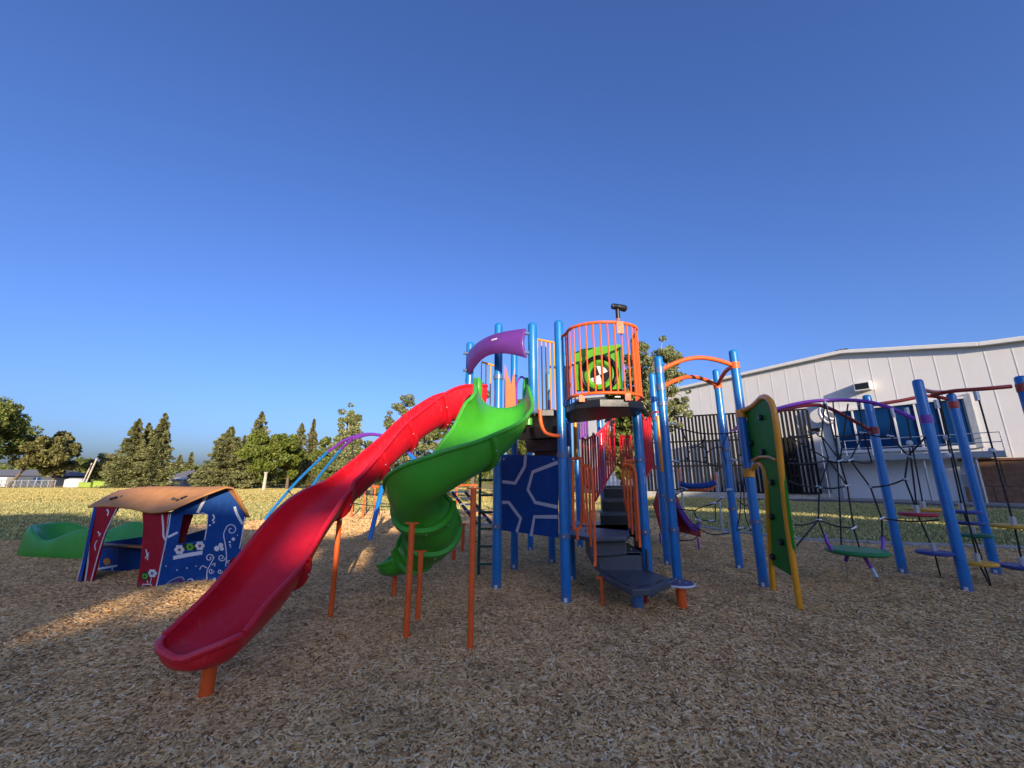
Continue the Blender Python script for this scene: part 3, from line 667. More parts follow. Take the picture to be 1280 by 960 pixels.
# stepping pod by the post
pod = empty('stepping_pod', (1.99, 5.15, 0), 'low round blue pod with white rim on a thick orange post beside the steps', 'stepping pod')
MB().tube([(1.99, 5.15, -.02), (1.99, 5.15, .27)], .055, 18).build('post', ORANGE, pod)
pt_ = MB().disc((1.98, 5.2, .27), .185, .03, 32).build('pod_top', HBLUE, pod)
MB().tube([(1.98+.187*math.cos(t), 5.2+.187*math.sin(t), .28) for t in np.linspace(0, 2*math.pi, 33)[:-1]], .012, 8, closed=True).build('rim', WHITEP, pod)
sd_ = MB()
for k in range(9): sd_.disc((1.98+.1*math.cos(k*.7)*(k % 3)/2, 5.2+.1*math.sin(k*.7)*(k % 3)/2, .3), .008, .006, 6)
sd_.build('grip_studs', WHITEP, pt_)

# ---------------------------------------- rope helpers
def ropes(lines, name, parent, r=.009, fit=True, col=ROPE):
    for L in lines:
        o = MB().tube(curve(L, 4), r, 6).build(name, col, parent)
def fitting(p, d, parent, ln=.09, r=.02, mat=ALU): d = Vector(d).normalized(); MB().tube([p-d*ln/2, p+d*ln/2], r, 8).build('rope_fitting', mat, parent)
def sag(a, b, s, k=4): return [a.lerp(b, i/k)-Vector((0, 0, s*math.sin(math.pi*i/k))) for i in range(k+1)]
# net between the arch posts (part of the play structure)
nn = {}
def N(k, x, y, Y): nn[k] = P(x, y, Y); return nn[k]
net = MB().tube(curve([P(838, 533, 6.3), P(880, 542, 6.7), P(923, 540, 7.1), P(930, 532, 6.6)], 5), .011, 6).build('rope_net', ROPE, PS)
for L in ([(838, 577, 6.2), (860, 576, 6.5), (880, 578, 6.7), (905, 585, 7.1)], [(853, 535, 6.5), (857, 550, 6.5), (861, 565, 6.5), (859, 577, 6.5)], [(881, 543, 6.7), (879, 556, 6.7), (884, 567, 6.7), (882, 578, 6.7)],
          [(861, 560, 6.5), (873, 557, 6.6), (881, 547, 6.7)], [(884, 565, 6.7), (893, 560, 6.9), (902, 559, 7.0)], [(910, 542, 7), (903, 560, 7), (908, 580, 7)], [(838, 613, 6.2), (856, 610, 6.4)],
          [(843, 620, 6.2), (857, 611, 6.4)], [(903, 622, 7.0), (893, 629, 6.9), (870, 637, 6.7), (872, 648, 6.7), (886, 651, 6.8), (894, 650, 6.8), (894, 630, 6.9)], [(868, 658, 6.7), (890, 668, 6.8), (912, 666, 7.0)],
          [(843, 636, 6.3), (868, 638, 6.6)], [(895, 550, 7.0), (897, 575, 7), (897, 590, 7)], [(845, 675, 6.3), (865, 675, 6.6), (874, 668, 6.7)], [(923, 585, 7), (926, 610, 6.9), (925, 640, 6.8), (921, 662, 6.9)], [(933, 588, 6.6), (934, 615, 6.6), (937, 640, 6.5), (940, 660, 6.5)],
          [(921, 602, 6.9), (930, 606, 6.7), (938, 604, 6.5)], [(922, 625, 6.9), (932, 632, 6.7), (938, 628, 6.5)], [(921, 664, 7.0), (930, 660, 6.8), (940, 664, 6.5)], [(924, 570, 7.0), (932, 562, 6.6), (937, 553, 6.4)], [(929, 585, 6.9), (931, 640, 6.8), (938, 662, 6.5)]):
    MB().tube(curve([P(*q) for q in L], 4), .009, 6).build('rope', ROPE, net)
for x, y, Y in ((853, 540, 6.5), (856, 548, 6.5), (860, 556, 6.5), (861, 566, 6.5), (859, 574, 6.5), (881, 547, 6.7), (880, 552, 6.7), (876, 560, 6.6), (884, 567, 6.7), (882, 573, 6.7), (896, 583, 7)):
    MB().disc(P(x, y, Y), .022, .03, 8, .8).build('rope_knob', BLACKP, net)
for x, y, Y in ((842, 530, 6.2), (846, 577, 6.2), (845, 616, 6.2), (856, 611, 6.4), (892, 629, 6.9), (902, 622, 7), (917, 575, 7.1), (911, 612, 7), (873, 650, 6.7), (889, 651, 6.8), (908, 666, 7), (930, 575, 6.9), (926, 660, 6.8), (937, 660, 6.6)):
    fitting(P(x, y, Y), (1, .2, random.uniform(-.4, .5)), net, .10, .018)
MB().hexa([P(925, 537, 6.5), P(936, 533, 6.3), P(936, 530, 6.3), P(925, 535, 6.5)], [P(910, 541, 6.9), P(922, 531, 6.6), P(936, 528, 6.3), P(938, 524, 6.3)]).build('red_flag_panel', REDC, PS)

# ============================================================ rope course on the right
RC = empty('rope_course', (6.3, 6.2, 0), 'rope climber with thick blue posts, red and purple beams, black nets and coloured discs', 'rope climber')
for x, y, z in ((6.24, 6.9, 2.93), (6.06, 5.81, 2.94), (7.66, 6.84, 2.94), (7.53, 5.75, 2.98)): post(x, y, z, r=.0635, parent=RC)
def abar(pts, mat, r=.03, nm='beam'): return MB().tube(curve([P(*q) for q in pts], 6), r, 12).build(nm, mat, RC)
abar([(968, 512, 6.3), (1000, 504, 6.5), (1030, 500.5, 6.6), (1075, 501, 6.35), (1110, 509, 6.05), (1143, 524, 5.82)], PURC)
abar([(972, 514, 6.4), (1005, 507, 6.6), (1030, 508, 6.75), (1060, 522, 6.85), (1086, 537, 6.9)], DRED)
abar([(1092, 506, 6.9), (1125, 501, 6.9), (1160, 495, 6.9), (1190, 500, 6.85)], REDC if 0 else paint('brick_red_coat', (.42, .035, .02), .35, coat=.2))
RB = MATS['brick_red_coat']
abar([(1152, 487, 5.82), (1168, 490, 6.2), (1190, 490, 6.83)], RB); abar([(1165, 494, 6.5), (1190, 489, 6.2), (1230, 486, 5.9), (1264, 483, 5.76)], RB)
for x, y, z, mt in ((6.24, 6.9, 2.30, DRED), (6.06, 5.81, 2.34, PURC), (7.66, 6.84, 2.74, RB), (7.53, 5.75, 2.80, RB)): MB().tube([(x, y, z-.06), (x, y, z+.06)], .071, 16).build('collar', mt, RC)
nx = {'a0': (1031, 502, 6.6), 'a1': (1042, 545, 6.4), 'a2': (1050, 576, 6.3), 'a3': (1059, 607, 6.25), 'a4': (1067, 660, 6.2), 'a5': (1074, 684, 6.1),
      'b1': (1027, 545, 6.5), 'b2': (1036, 575, 6.4), 'b3': (1024, 609, 6.35), 'b4': (1023, 650, 6.3), 'b5': (1030, 670, 6.2),
      'c0': (1073, 502, 6.4), 'c1': (1079, 541, 6.3), 'c2': (1063, 575, 6.3), 'c3': (1088, 609, 6.2), 'c4': (1102, 648, 6.1), 'c5': (1103, 672, 6.0),
      'd0': (1115, 511, 6.0), 'd1': (1113, 545, 6.05), 'd2': (1135, 570, 6.0), 'd3': (1131, 599, 6.0), 'd4': (1147, 640, 6.0),
      'e0': (1060, 505, 6.7), 'e1': (1020, 541, 6.7), 'w1': (985, 545, 6.0), 'w2': (985, 579, 5.9), 'w3': (985, 601, 5.8), 'w4': (994, 656, 5.7), 'w5': (996, 682, 5.6), 'f': (1174, 650, 5.85), 'h': (1090, 578, 6.8), 'i': (1160, 543, 5.8)}
NX = {k: P(*v) for k, v in nx.items()}
for ch in ('a0 a1 a2 a3 a4 a5', 'b1 b2 b3 b4 b5', 'a0 b1', 'c0 c1', 'c1 c2 c3 c4 c5', 'd0 d1 d2 d3 d4', 'w1 e1 b1', 'w2 b2 a2 c2 h', 'w3 b3 a3', 'w5 b4 a4', 'c3 d3', 'c4 f', 'c1 d1', 'w4 b4', 'b2 a3', 'e0 a2', 'b1 a2', 'c1 h', 'a1 c1', 'c2 c3', 'b3 b4', 'd2 i', 'w1 b2'):
    ks = ch.split(); pts = []
    for a, b in zip(ks[:-1], ks[1:]): pts += sag(NX[a], NX[b], .03 if abs(NX[a].z-NX[b].z) < .2 else 0)[:-1]
    pts.append(NX[ks[-1]]); MB().tube(pts, .0115, 6).build('rope', ROPE, RC)
for k in ('b2', 'b3', 'a3', 'a4', 'b4', 'c1', 'c2', 'c3', 'c4', 'd1', 'd2', 'd3', 'e1', 'a2'): fitting(NX[k], (1, 0, random.uniform(-.5, .5)), RC, .09, .016)
for k in ('a0', 'c0', 'd0'): fitting(NX[k]-Vector((0, 0, .06)), (0, 0, 1), RC, .14, .026)
# twin rope from the beam to the ground
MB().tube([P(1041, 500, 6.7), P(1046, 560, 6.6), P(1050, 640, 6.5), P(1052, 690, 6.5)], .011, 6).build('rope', ROPE, RC)
# round net seat
rs = P(1071, 689, 5.95); st_ = MB().disc(rs-Vector((0, 0, .03)), .36, .06, 32, .15).build('round_pad', paint('bright_green_pad', (.015, .20, .05), .5), RC)
for a, b, c_ in (((1040, 688), (1034, 678), (1031, 668)), ((1103, 690), (1104, 680), (1103, 672))): MB().tube([P(*a, 5.95), P(*b, 5.97), P(*c_, 6)], .024, 10).build('purple_arm', PURC, st_)
MB().tube([P(1079, 694, 5.9), P(1091, 712, 5.82)], .024, 10).build('purple_arm', PURC, st_); MB().tube([P(1059, 694, 6.0), P(1057, 702, 6.0)], .024, 10).build('purple_arm', PURC, st_)
MB().tube([P(1090, 711, 5.82), P(1096, 722, 5.76)], .026, 10).build('rope_fitting', ALU, st_)
MB().tube([P(1096, 722, 5.76), G(1101, 738)], .006, 6).build('chain', STEEL, st_); MB().tube([P(1057, 702, 6.0), G(1060, 726)], .006, 6).build('chain', STEEL, st_)
# discs on ropes
PODY = paint('yellow_pad', (.68, .34, .02), .5); PODR = paint('red_pad', (.42, .02, .03), .5); PODB = paint('blue_pad', (.03, .05, .22), .5); PODG = paint('teal_green_pad', (.02, .22, .09), .5)
def hang(top, discs, foot=None):
    pts = [P(*top)]
    for x, y, Y, wpx, mt in discs:
        c_ = P(x, y, Y); MB().disc(c_-Vector((0, 0, .02)), wpx/2*Y/500, .045, 24, .15).build('foot_disc', mt, RC); fitting(c_+Vector((0, 0, .07)), (0, 0, 1), RC, .12, .035); pts.append(c_)
    if foot: pts.append(Vector(foot))
    MB().tube(pts, .011, 6).build('rope', ROPE, RC)
hang((1131, 508, 6.9), [(1155, 637, 6.8, 32, PODY)], None)
hang((1137, 560, 6.0), [(1147, 643, 6.0, 36, PODR), (1168, 691, 5.95, 34, PODB)], G(1176, 722))
hang((1172, 497, 6.5), [(1204, 640, 6.5, 32, PODB), (1210, 654, 6.6, 28, PODB), (1217, 669, 6.5, 34, PODG)], G(1240, 735))
hang((1174, 497, 6.3), [(1223, 704, 6.05, 33, PODY)], G(1241, 738))
hang((1221, 490, 5.95), [(1268, 658, 5.9, 40, PODY), (1279, 709, 5.9, 40, PODB)], None)
for x, y, Y in ((1137, 554, 6.0), (1183, 547, 6.3), (1185, 569, 6.4), (1240, 563, 5.95)): MB().disc(P(x, y, Y)-Vector((0, 0, .04)), .04, .08, 12, .9).build('rope_ball', WHITEP, RC)
for x, y, Y in ((1171, 505, 6.4), (1221, 495, 5.95), (1134, 515, 6.3)): fitting(P(x, y, Y), (0, 0, 1), RC, .14, .03)

# ============================================================ playhouse
PH = empty('playhouse', (-5.1, 6.2, 0), 'small red and blue playhouse with tan wavy roof and white printed drawings', 'playhouse')
FA, FB = (-6.26, 6.26), (-4.77, 5.85); GA, GB = (-4.77, 5.85), (-4.02, 6.35); BA, BB = (-5.84, 6.84), (-4.02, 6.34)
def wallpoly(name, A, B, loops, mat, th=.025, parent=PH, off=0):
    o, u, v, n = pl2(A, B); o = o+n*off
    return MB().poly([[loc2(on(x, y, A, B)-n*0, o, u) for x, y in L] for L in loops], o, u, v, n, th).build(name, mat, parent, smooth=False), n
fw, nF = wallpoly('front_wall_panel', FA, FB, [[(95, 734), (117, 634), (148, 634), (137, 650), (128, 675), (121, 705), (112, 738)]], HRED)
fw2, nF = wallpoly('corner_panel', FA, FB, [[(169, 744), (176, 700), (179, 660), (178, 640), (212, 640), (205, 690), (193, 744)]], HRED)
gw, nG = wallpoly('gable_wall', GA, GB, [[(193, 745), (212, 641), (226, 633), (250, 622), (284, 611), (296, 628), (307, 646), (303, 665), (300, 700), (296, 735), (250, 741)], [(229, 643), (222, 680), (256, 675), (260, 643)]], HBLUE)
wallpoly('inner_panel', (-4.95, 6.05), (-4.2, 6.55), [[(226, 640), (243, 640), (236, 660), (229, 684), (212, 684), (214, 650)]], HRED)
bw, nB = wallpoly('back_wall', BA, BB, [[(120, 735), (128, 678), (178, 671), (235, 668), (262, 660), (300, 655), (296, 715), (240, 718), (178, 724)]], HBLUE)
counter = MB().poly([[(0, 0), (1.35, 0), (1.35, .14), (0, .14)]], on(130, 678, BA, BB)+Vector((0, -.02, .0)), Vector((1.82, -.5, 0)).normalized(), Vector((-.26, -.96, 0)).normalized(), (0, 0, 1), .02).build('counter', TAN, PH, smooth=False)
# left blue side panel edge behind the red one
MB().hexa([G(96, 734), G(100, 734), G(100, 734)+Vector((-.42, .46, 0)), G(96, 734)+Vector((-.42, .46, 0))], [on(117, 634, FA, FB), on(121, 634, FA, FB), on(121, 634, FA, FB)+Vector((-.42, .46, 0)), on(117, 634, FA, FB)+Vector((-.42, .46, 0))]).build('side_panel', HBLUE, PH, smooth=False)
# wavy roof: front eave, ridge, back eave, each left to right
NR = 12; rows_ = []
fe = curve([P(110, 635, 6.32), P(135, 634, 6.2), P(165, 637, 6.02), P(186, 642, 5.86), P(203, 641, 5.74), P(216, 638, 5.70)], 4)
rg = curve([P(152, 613, 6.95), P(180, 608.5, 6.75), P(215, 607.5, 6.55), P(250, 608, 6.32), P(285, 607, 6.12), P(289, 608.5, 6.08)], 4)
be = curve([P(178, 628, 7.3), P(200, 634, 7.15), P(230, 640, 6.95), P(262, 643, 6.75), P(296, 645, 6.5), P(311, 647, 6.38)], 4)
vs = []; fs = []; nc = len(fe)
for j in range(NR+1):
    t = j/NR
    for i in range(nc):
        a = fe[i]; b = rg[i]; c_ = be[i]
        if t < .55: s = t/.55; p = a.lerp(b, s)+Vector((0, 0, .015*math.sin(math.pi*s)))
        else: s = (t-.55)/.45; p = b.lerp(c_, s)+Vector((0, 0, .01*math.sin(math.pi*s)))
        vs.append(p)
for j in range(NR):
    for i in range(nc-1): fs.append((j*nc+i, j*nc+i+1, (j+1)*nc+i+1, (j+1)*nc+i))
roof = MB().add(vs, fs).build('roof', TAN, PH, ang=80); sdm = roof.modifiers.new('thick', 'SOLIDIFY'); sdm.thickness = .022; sdm.offset = 1
for x, y, Y in ((143, 624, 6.55), (157, 620, 6.6), (219, 626, 6.05), (229, 622, 6.15), (216, 624, 6.1)):
    pass
for (ax, ay, bx, by) in ((138, 624, 146, 622), (152, 621, 159, 618), (215, 627, 222, 625), (216, 623.5, 221, 622.5), (226, 624, 234, 621)):
    def roofpt(x, y):
        best = None; r_ = ray(x, y); 
        for q_ in vs:
            d = (q_-Vector((0, 0, EYE))); t = d.dot(r_)/r_.dot(r_); e = (d-r_*t).length
            if best is None or e < best[0]: best = (e, t)
        return Vector((0, 0, EYE))+r_*best[1]
    a = roofpt(ax, ay)*.985+Vector((0, 0, EYE))*.015; b = roofpt(bx, by)*.985+Vector((0, 0, EYE))*.015; MB().tube([a, b], .022, 6).build('roof_slot', BLACKP, roof)
# printed drawings
def draw(A, B, n, L, wd=.012, mat=WHITEP, parent=None, closed=False, smoothk=4, nm='printed_line'):
    pts = [on(x, y, A, B) for x, y in L]
    if smoothk and len(pts) > 2: pts = curve(pts, smoothk, closed)
    return MB().ribbon(pts, wd, n, closed).build(nm, mat, parent, smooth=False)
def fill(A, B, n, L, mat, parent, nm='printed_shape'):
    pts = [on(x, y, A, B) for x, y in L]; return MB().hexa([p+n*.003 for p in pts], [p-n*.002 for p in pts]).build(nm, mat, parent, smooth=False)
def blob(A, B, n, c, rx, ry=None, mat=WHITEP, parent=None, nm='printed_shape', k=12, off=.003):
    ry = ry or rx; pts = [on(c[0]+rx*math.cos(t), c[1]+ry*math.sin(t), A, B)+n*(off-.003) for t in np.linspace(0, 2*math.pi, k+1)[:-1]]
    return MB().hexa([p+n*.003 for p in pts], [p-n*.002 for p in pts]).build(nm, mat, parent, smooth=False)
def d2(L, x0, y0, s=260/1280): return [(x0+x*s, y0+y*s) for x, y in L]
Zg = lambda L: d2(L, 80, 580)
g = (GA, GB, nG)
for L, wd in (([(880, 195), (850, 245), (822, 300)], .035), ([(700, 420), (640, 450)], .03), ([(1050, 262), (1065, 310), (1100, 370)], .032), ([(655, 305), (640, 420), (600, 600), (560, 795)], .012),
              ([(825, 308), (885, 312), (865, 468)], .012), ([(1112, 325), (1095, 440), (1080, 520)], .012)):
    draw(*g, Zg(L), wd, parent=gw, smoothk=2)
draw(*g, Zg([(672, 578), (760, 560), (852, 545)]), .05, parent=gw, smoothk=2)
def spiral(cx, cy, r, turns=1.3, start=0, dirn=1): return [(cx+r*(1-t*.8)*math.cos(start+dirn*t*turns*6.28), cy+r*(1-t*.8)*math.sin(start+dirn*t*turns*6.28)) for t in np.linspace(0, 1, 12)]
for L in ([(995, 630), (1000, 560), (990, 480), (982, 430), (1000, 390)]+spiral(1030, 405, 36, 1.2, -2.6), [(880, 710), (880, 660), (900, 620), (915, 590)]+spiral(895, 578, 26, 1.2, 0, -1), spiral(970, 575, 24, 1.3, 0), [(880, 640), (850, 625), (835, 650)],
          spiral(905, 658, 18, 1.2), spiral(960, 660, 16, 1.2), [(830, 745), (850, 720), (910, 715), (930, 700), (915, 735), (840, 748)], [(760, 715), (785, 705), (800, 730), (815, 748), (870, 740)], [(910, 620), (930, 610), (925, 630)], spiral(1015, 600, 14, 1)):
    draw(*g, Zg(L), .011, parent=gw, smoothk=2)
for x, y, r in ((940, 520, 3.4), (965, 500, 3), (972, 522, 2.4), (1042, 462, 2.2), (1020, 480, 1.3), (1022, 498, 1.1), (1025, 510, .8), (628, 628, .8), (696, 652, .9), (757, 640, .9), (812, 628, .7), (1068, 438, .7)): blob(*g, Zg([(x, y)])[0], r, parent=gw)
for L in ([(915, 310), (925, 330), (912, 350)], [(900, 372), (896, 382)], [(925, 352), (918, 366)]): draw(*g, Zg(L), .02, parent=gw, smoothk=2)
def flower(A, B, n, c, r, mat, cmat, parent):
    for k in range(6): a = k*1.047; blob(A, B, n, (c[0]+r*.6*math.cos(a), c[1]+r*.6*math.sin(a)), r*.38, mat=mat, parent=parent, k=8, nm='petal', off=.004+.0008*k)
    blob(A, B, n, c, r*.3, mat=cmat, parent=parent, k=8, nm='flower_centre', off=.011)
blob(*g, Zg([(775, 510)])[0], 13, 4.5, BLACKP, gw)
flower(*g, Zg([(710, 527)])[0], 6.6, WHITEP, HRED, gw); flower(*g, Zg([(775, 510)])[0], 5.2, FGREEN, BLACKP, gw); flower(*g, Zg([(836, 503)])[0], 6.2, WHITEP, HRED, gw)
fill(*g, Zg([(612, 775), (640, 740), (700, 705), (725, 700), (750, 720), (740, 755), (680, 770), (660, 790)]), VIOP, gw)
draw(*g, Zg([(612, 780), (630, 740), (680, 705), (725, 695), (740, 715)]), .01, mat=GREYP, parent=gw, smoothk=2)
f_ = (FA, FB, nF)
for L, wd in (([(605, 310), (612, 390), (612, 440), (625, 468)], .03), ([(480, 785), (485, 740), (540, 742), (528, 785)], .012), ([(530, 738), (540, 700)], .01), ([(518, 740), (512, 715)], .01)): draw(*f_, Zg(L), wd, parent=fw2, smoothk=0)
draw(*f_, Zg([(645, 305), (628, 470), (560, 795)]), .012, parent=fw2, smoothk=0)
for L in ([(505, 525), (512, 560), (500, 580)], [(520, 545), (515, 590)]): draw(*f_, Zg(L), .014, parent=fw2)
blob(*f_, Zg([(500, 690)])[0], 5, 6, BLACKP, fw2); flower(*f_, Zg([(500, 690)])[0], 4, FGREEN, BLACKP, fw2); flower(*f_, Zg([(546, 672)])[0], 5.6, WHITEP, HBLUE, fw2)
for L, wd in (([(325, 275), (255, 420), (210, 560), (155, 765)], .014), ([(182, 275), (150, 440), (110, 610), (70, 750)], .014), ([(155, 480), (145, 620), (125, 755)], .03), ([(265, 280), (275, 295), (268, 318)], .025), ([(205, 470), (190, 500), (195, 530)], .014), ([(210, 415), (220, 435)], .014), ([(228, 425), (215, 445)], .012)):
    draw(*f_, Zg(L), wd, parent=fw, smoothk=2)
b_ = (BA, BB, nB)
draw(*b_, Zg([(180, 650), (330, 625)]), .03, parent=bw, smoothk=0); draw(*b_, Zg([(300, 632), (290, 722)]), .03, parent=bw, smoothk=0); draw(*b_, Zg([(185, 690), (290, 680)]), .014, parent=bw, smoothk=0)
draw(*b_, Zg([(230, 530), (320, 522), (340, 560), (320, 610), (240, 630)]), .016, mat=VIOP, parent=bw); blob(*b_, Zg([(265, 600)])[0], 4.5, 4.5, ORP, bw)
fill(*b_, Zg([(320, 722), (330, 690), (372, 655), (392, 680), (388, 705)]), ORP, bw); draw(*b_, Zg([(398, 685), (460, 678)]), .014, parent=bw, smoothk=0)

# ============================================================ green crawl tub
def tub():
    m = MB(); n = 44; cx, cy = -8.38, 8.5; ax, ay = 1.32, .5; rz = -.12
    prof = [(.98, 0), (1.06, .06), (1.05, .2), (1.0, None), (.92, None), (.82, -.06), (.62, .10), (0, .10)]
    vs = []; fs = []
    for i, (k, z) in enumerate(prof):
        for a in range(n):
            t = 2*math.pi*a/n; c_ = math.cos(t); s = math.sin(t)
            x = ax*k*math.copysign(abs(c_)**.75, c_); y = ay*k*math.copysign(abs(s)**.75, s)
            wave = .50+.12*math.cos(5.4*(x/ax)+4.9)+.02*math.sin(t); zz_ = wave if z is None else (wave-.07 if z == -.06 else z)
            if i == 3: zz_ = wave-.03
            X = cx+x*math.cos(rz)-y*math.sin(rz); Y = cy+x*math.sin(rz)+y*math.cos(rz); vs.append((X, Y, max(0, zz_)))
    for i in range(len(prof)-1):
        for a in range(n): fs.append((i*n+a, i*n+(a+1) % n, (i+1)*n+(a+1) % n, (i+1)*n+a))
    o = m.add(vs, fs).build('play_boat', TUBG, None, ang=60)
    tag(o, 'low green moulded plastic tub with high curled ends behind the playhouse', 'play tub')
    return o
tub_o = tub(); ss = tub_o.modifiers.new('soft', 'SUBSURF'); ss.levels = 2; ss.render_levels = 2

# ============================================================ arch climber, back left
AC = empty('arch_net_climber', (-5, 12.5, 0), 'blue and purple arched tubes carrying a rope net beyond the red slide', 'arch climber')
def legs(px, mat, r=.05): return MB().tube(curve([P(*q) for q in px], 6), r, 12).build('arch_tube', mat, AC)
legs([(328, 654, 15.3), (345, 632, 15.2), (375, 598, 14.9), (412, 563, 14.2)], BLUE); legs([(411, 564, 14.2), (432, 550, 13.8), (455, 543, 13.3), (480, 545, 12.8), (500, 556, 12.4), (516, 573, 12.1)], PURC)
legs([(381, 622, 14.2), (400, 594, 13.9), (428, 560, 13.3)], BLUE); legs([(427, 561, 13.3), (440, 550, 13), (462, 543, 12.6), (485, 547, 12.2), (505, 560, 11.8), (525, 580, 11.4)], PURC)
legs([(461, 680, 10.25), (468, 650, 10.5), (478, 608, 11)], BLUE, .06); legs([(512, 568, 11.6), (522, 578, 11.4), (533, 586, 11.3)], BLUE, .055)
legs([(560, 538, 11), (572, 541, 11.2), (585, 552, 11.4), (600, 575, 11.6)], PURC)
for i in range(7):
    x = 440+i*16; MB().tube([P(x, 548+i*3, 12.8), P(x+3, 600, 12.7), P(x+2, 640+i*2, 12.6)], .014, 5).build('rope', ROPE, AC)
for i in range(5): MB().tube(sag(P(432, 572+i*14, 13), P(545, 572+i*14, 12.2), .12, 6), .014, 5).build('rope', ROPE, AC)
for a, b in (((360, 613), (372, 626)), ((372, 624), (385, 612)), ((378, 610), (384, 618))): MB().tube([P(*a, 14.5), P(*b, 14)], .018, 5).build('rope', ROPE, AC)
for i in range(12): fitting(P(445+i*9+random.uniform(-3, 3), 575+random.uniform(0, 50), 12.7), (random.uniform(-1, 1), 0, random.uniform(-1, 1)), AC, .14, .03)
# orange balance beams and posts, farther back
grp = 'orange play posts in the bark behind the slides'
def low_frame(px, py, wpx, hpx, label):
    b = G(px, py); s = b.y/500*.98; e = empty('balance_beam', b, label, 'balance beam')
    for dx in (-wpx/2*s, wpx/2*s): MB().tube([(b.x+dx, b.y, 0), (b.x+dx, b.y, hpx*s)], .04, 8).build('leg', ORANGE, e)
    MB().tube([(b.x-wpx*.65*s, b.y, hpx*s), (b.x+wpx*.65*s, b.y, hpx*s)], .045, 8).build('beam', ORANGE, e)
low_frame(446, 648, 14, 36, 'tall narrow orange frame seen under the red slide'); low_frame(582, 632, 22, 24, 'orange bar frame with crossbar beside the green slide'); low_frame(478, 640, 22, 30, 'orange frame just left of the green slide')
for i, (x, y, h, lab) in enumerate(((567, 704, 30, 'tallest orange stepping post left of the green ladder'), (578, 692, 32, 'orange stepping post behind the tallest one'), (590, 712, 30, 'orange stepping post nearest the green ladder foot'))):
    b = G(x, y); s = b.y/500; e = empty('stepping_post', b, lab, 'stepping post', 'orange stepping posts')
    MB().tube([(b.x, b.y, -.02), (b.x, b.y, h*s)], .035, 12).build('post', ORANGE, e); MB().disc((b.x, b.y, h*s), .075, .03, 16).build('cap', ORANGE, e)
# green ladder
LD = empty('ladder', (-.4, 6.4, 0), 'dark green upright ladder between the green slide and the blue post', 'ladder')
for x in (598, 618): b = G(x, 722); MB().tube([(b.x, b.y, 0), (b.x, b.y, 1.6)], .024, 10).build('rail', GREEND, LD)
for y in (600, 619, 640, 661, 683, 705): MB().tube([P(598, y, 6.37), P(619, y, 6.37)], .017, 8).build('rung', GREEND, LD)
ST = empty('climbing_steps', P(588, 655, 10.5)*1, 'black sloping loop steps behind the green slide', 'climbing steps'); ST.location.z = 0; ORG[ST.name] = Vector(ST.location)
for k in (0, .35): MB().tube([P(565, 615, 11)+Vector((k, 0, 0)), P(597, 656, 10)+Vector((k, 0, 0))], .04, 8).build('side_rail', BLACKP, ST)
for i in range(6): p = P(565, 615, 11).lerp(P(597, 656, 10), i/5); MB().box(p+Vector((.17, 0, 0)), (.4, .12, .04)).build('tread', STEEL, ST)
# far slide of the play area, seen right of the steps
FS = empty('far_slide', (3.4, 9.2, 0), 'small dark red and purple slide seen past the blue posts', 'slide')
MB().poly([[(0, .1), (.35, 0), (.42, .9), (.3, 1.15), (0, 1.2), (-.15, .8)]], (3.2, 9.0, .15), (1, 0, 0), (0, 0, 1), (0, -1, 0), .05).build('side_panel', DRED, FS, bevel=.02)
fsl = MB()
cpp = curve([P(842, 622, 9.2), P(850, 640, 9.0), P(860, 656, 8.8), P(868, 664, 8.7), P(875, 662, 8.6)], 5); hwv = Vector((.12, .22, 0))
vs = []; fs = []
for i, p in enumerate(cpp):
    for k, (q, hz) in enumerate(((-1, .12), (-.9, .02), (0, 0), (.9, .02), (1, .12))): vs.append(p+hwv*q+Vector((0, 0, hz)))
for i in range(len(cpp)-1):
    for k in range(4): fs.append((i*5+k, i*5+k+1, i*5+6+k, i*5+5+k))
s_ = fsl.add(vs, fs).build('chute', PURP, FS); q_ = s_.modifiers.new('thick', 'SOLIDIFY'); q_.thickness = .03
MB().poly([[(0, 0), (.5, -.12), (.5, .05), (0, .45)]], tuple(P(846, 664, 8.95)), (1, 0, 0), (0, 0, 1), (0, -1, 0), .03).build('skirt', DRED, FS)
for x, y in ((826, 682), (874, 690)): b = G(x, y); MB().tube([(b.x, b.y, 0), (b.x, b.y, .28)], .02, 8).build('leg', PURC, FS)
# basket seat
BS = empty('hammock_seat', (4.4, 11, 0), 'blue curved seat slung in an orange tube frame before the slatted screen', 'seat')
bs_ = [P(851, 604, 11), P(858, 607, 11), P(872, 607.5, 11), P(886, 606, 11), P(893, 603, 11)]
MB().tube(curve(bs_, 4), .07, 12).build('seat', NAVY, BS)
MB().tube(curve([P(849, 586, 11.1), P(850, 600, 11.1), P(856, 611, 11.1), P(885, 612, 11.1), P(893, 606, 11.1), P(895, 592, 11.1)], 5), .03, 10).build('frame', ORANGE, BS)
for x in (850, 895): b = P(x, 590, 11.1); MB().tube([(b.x, b.y, 0), b], .03, 8).build('leg', STEEL, BS)

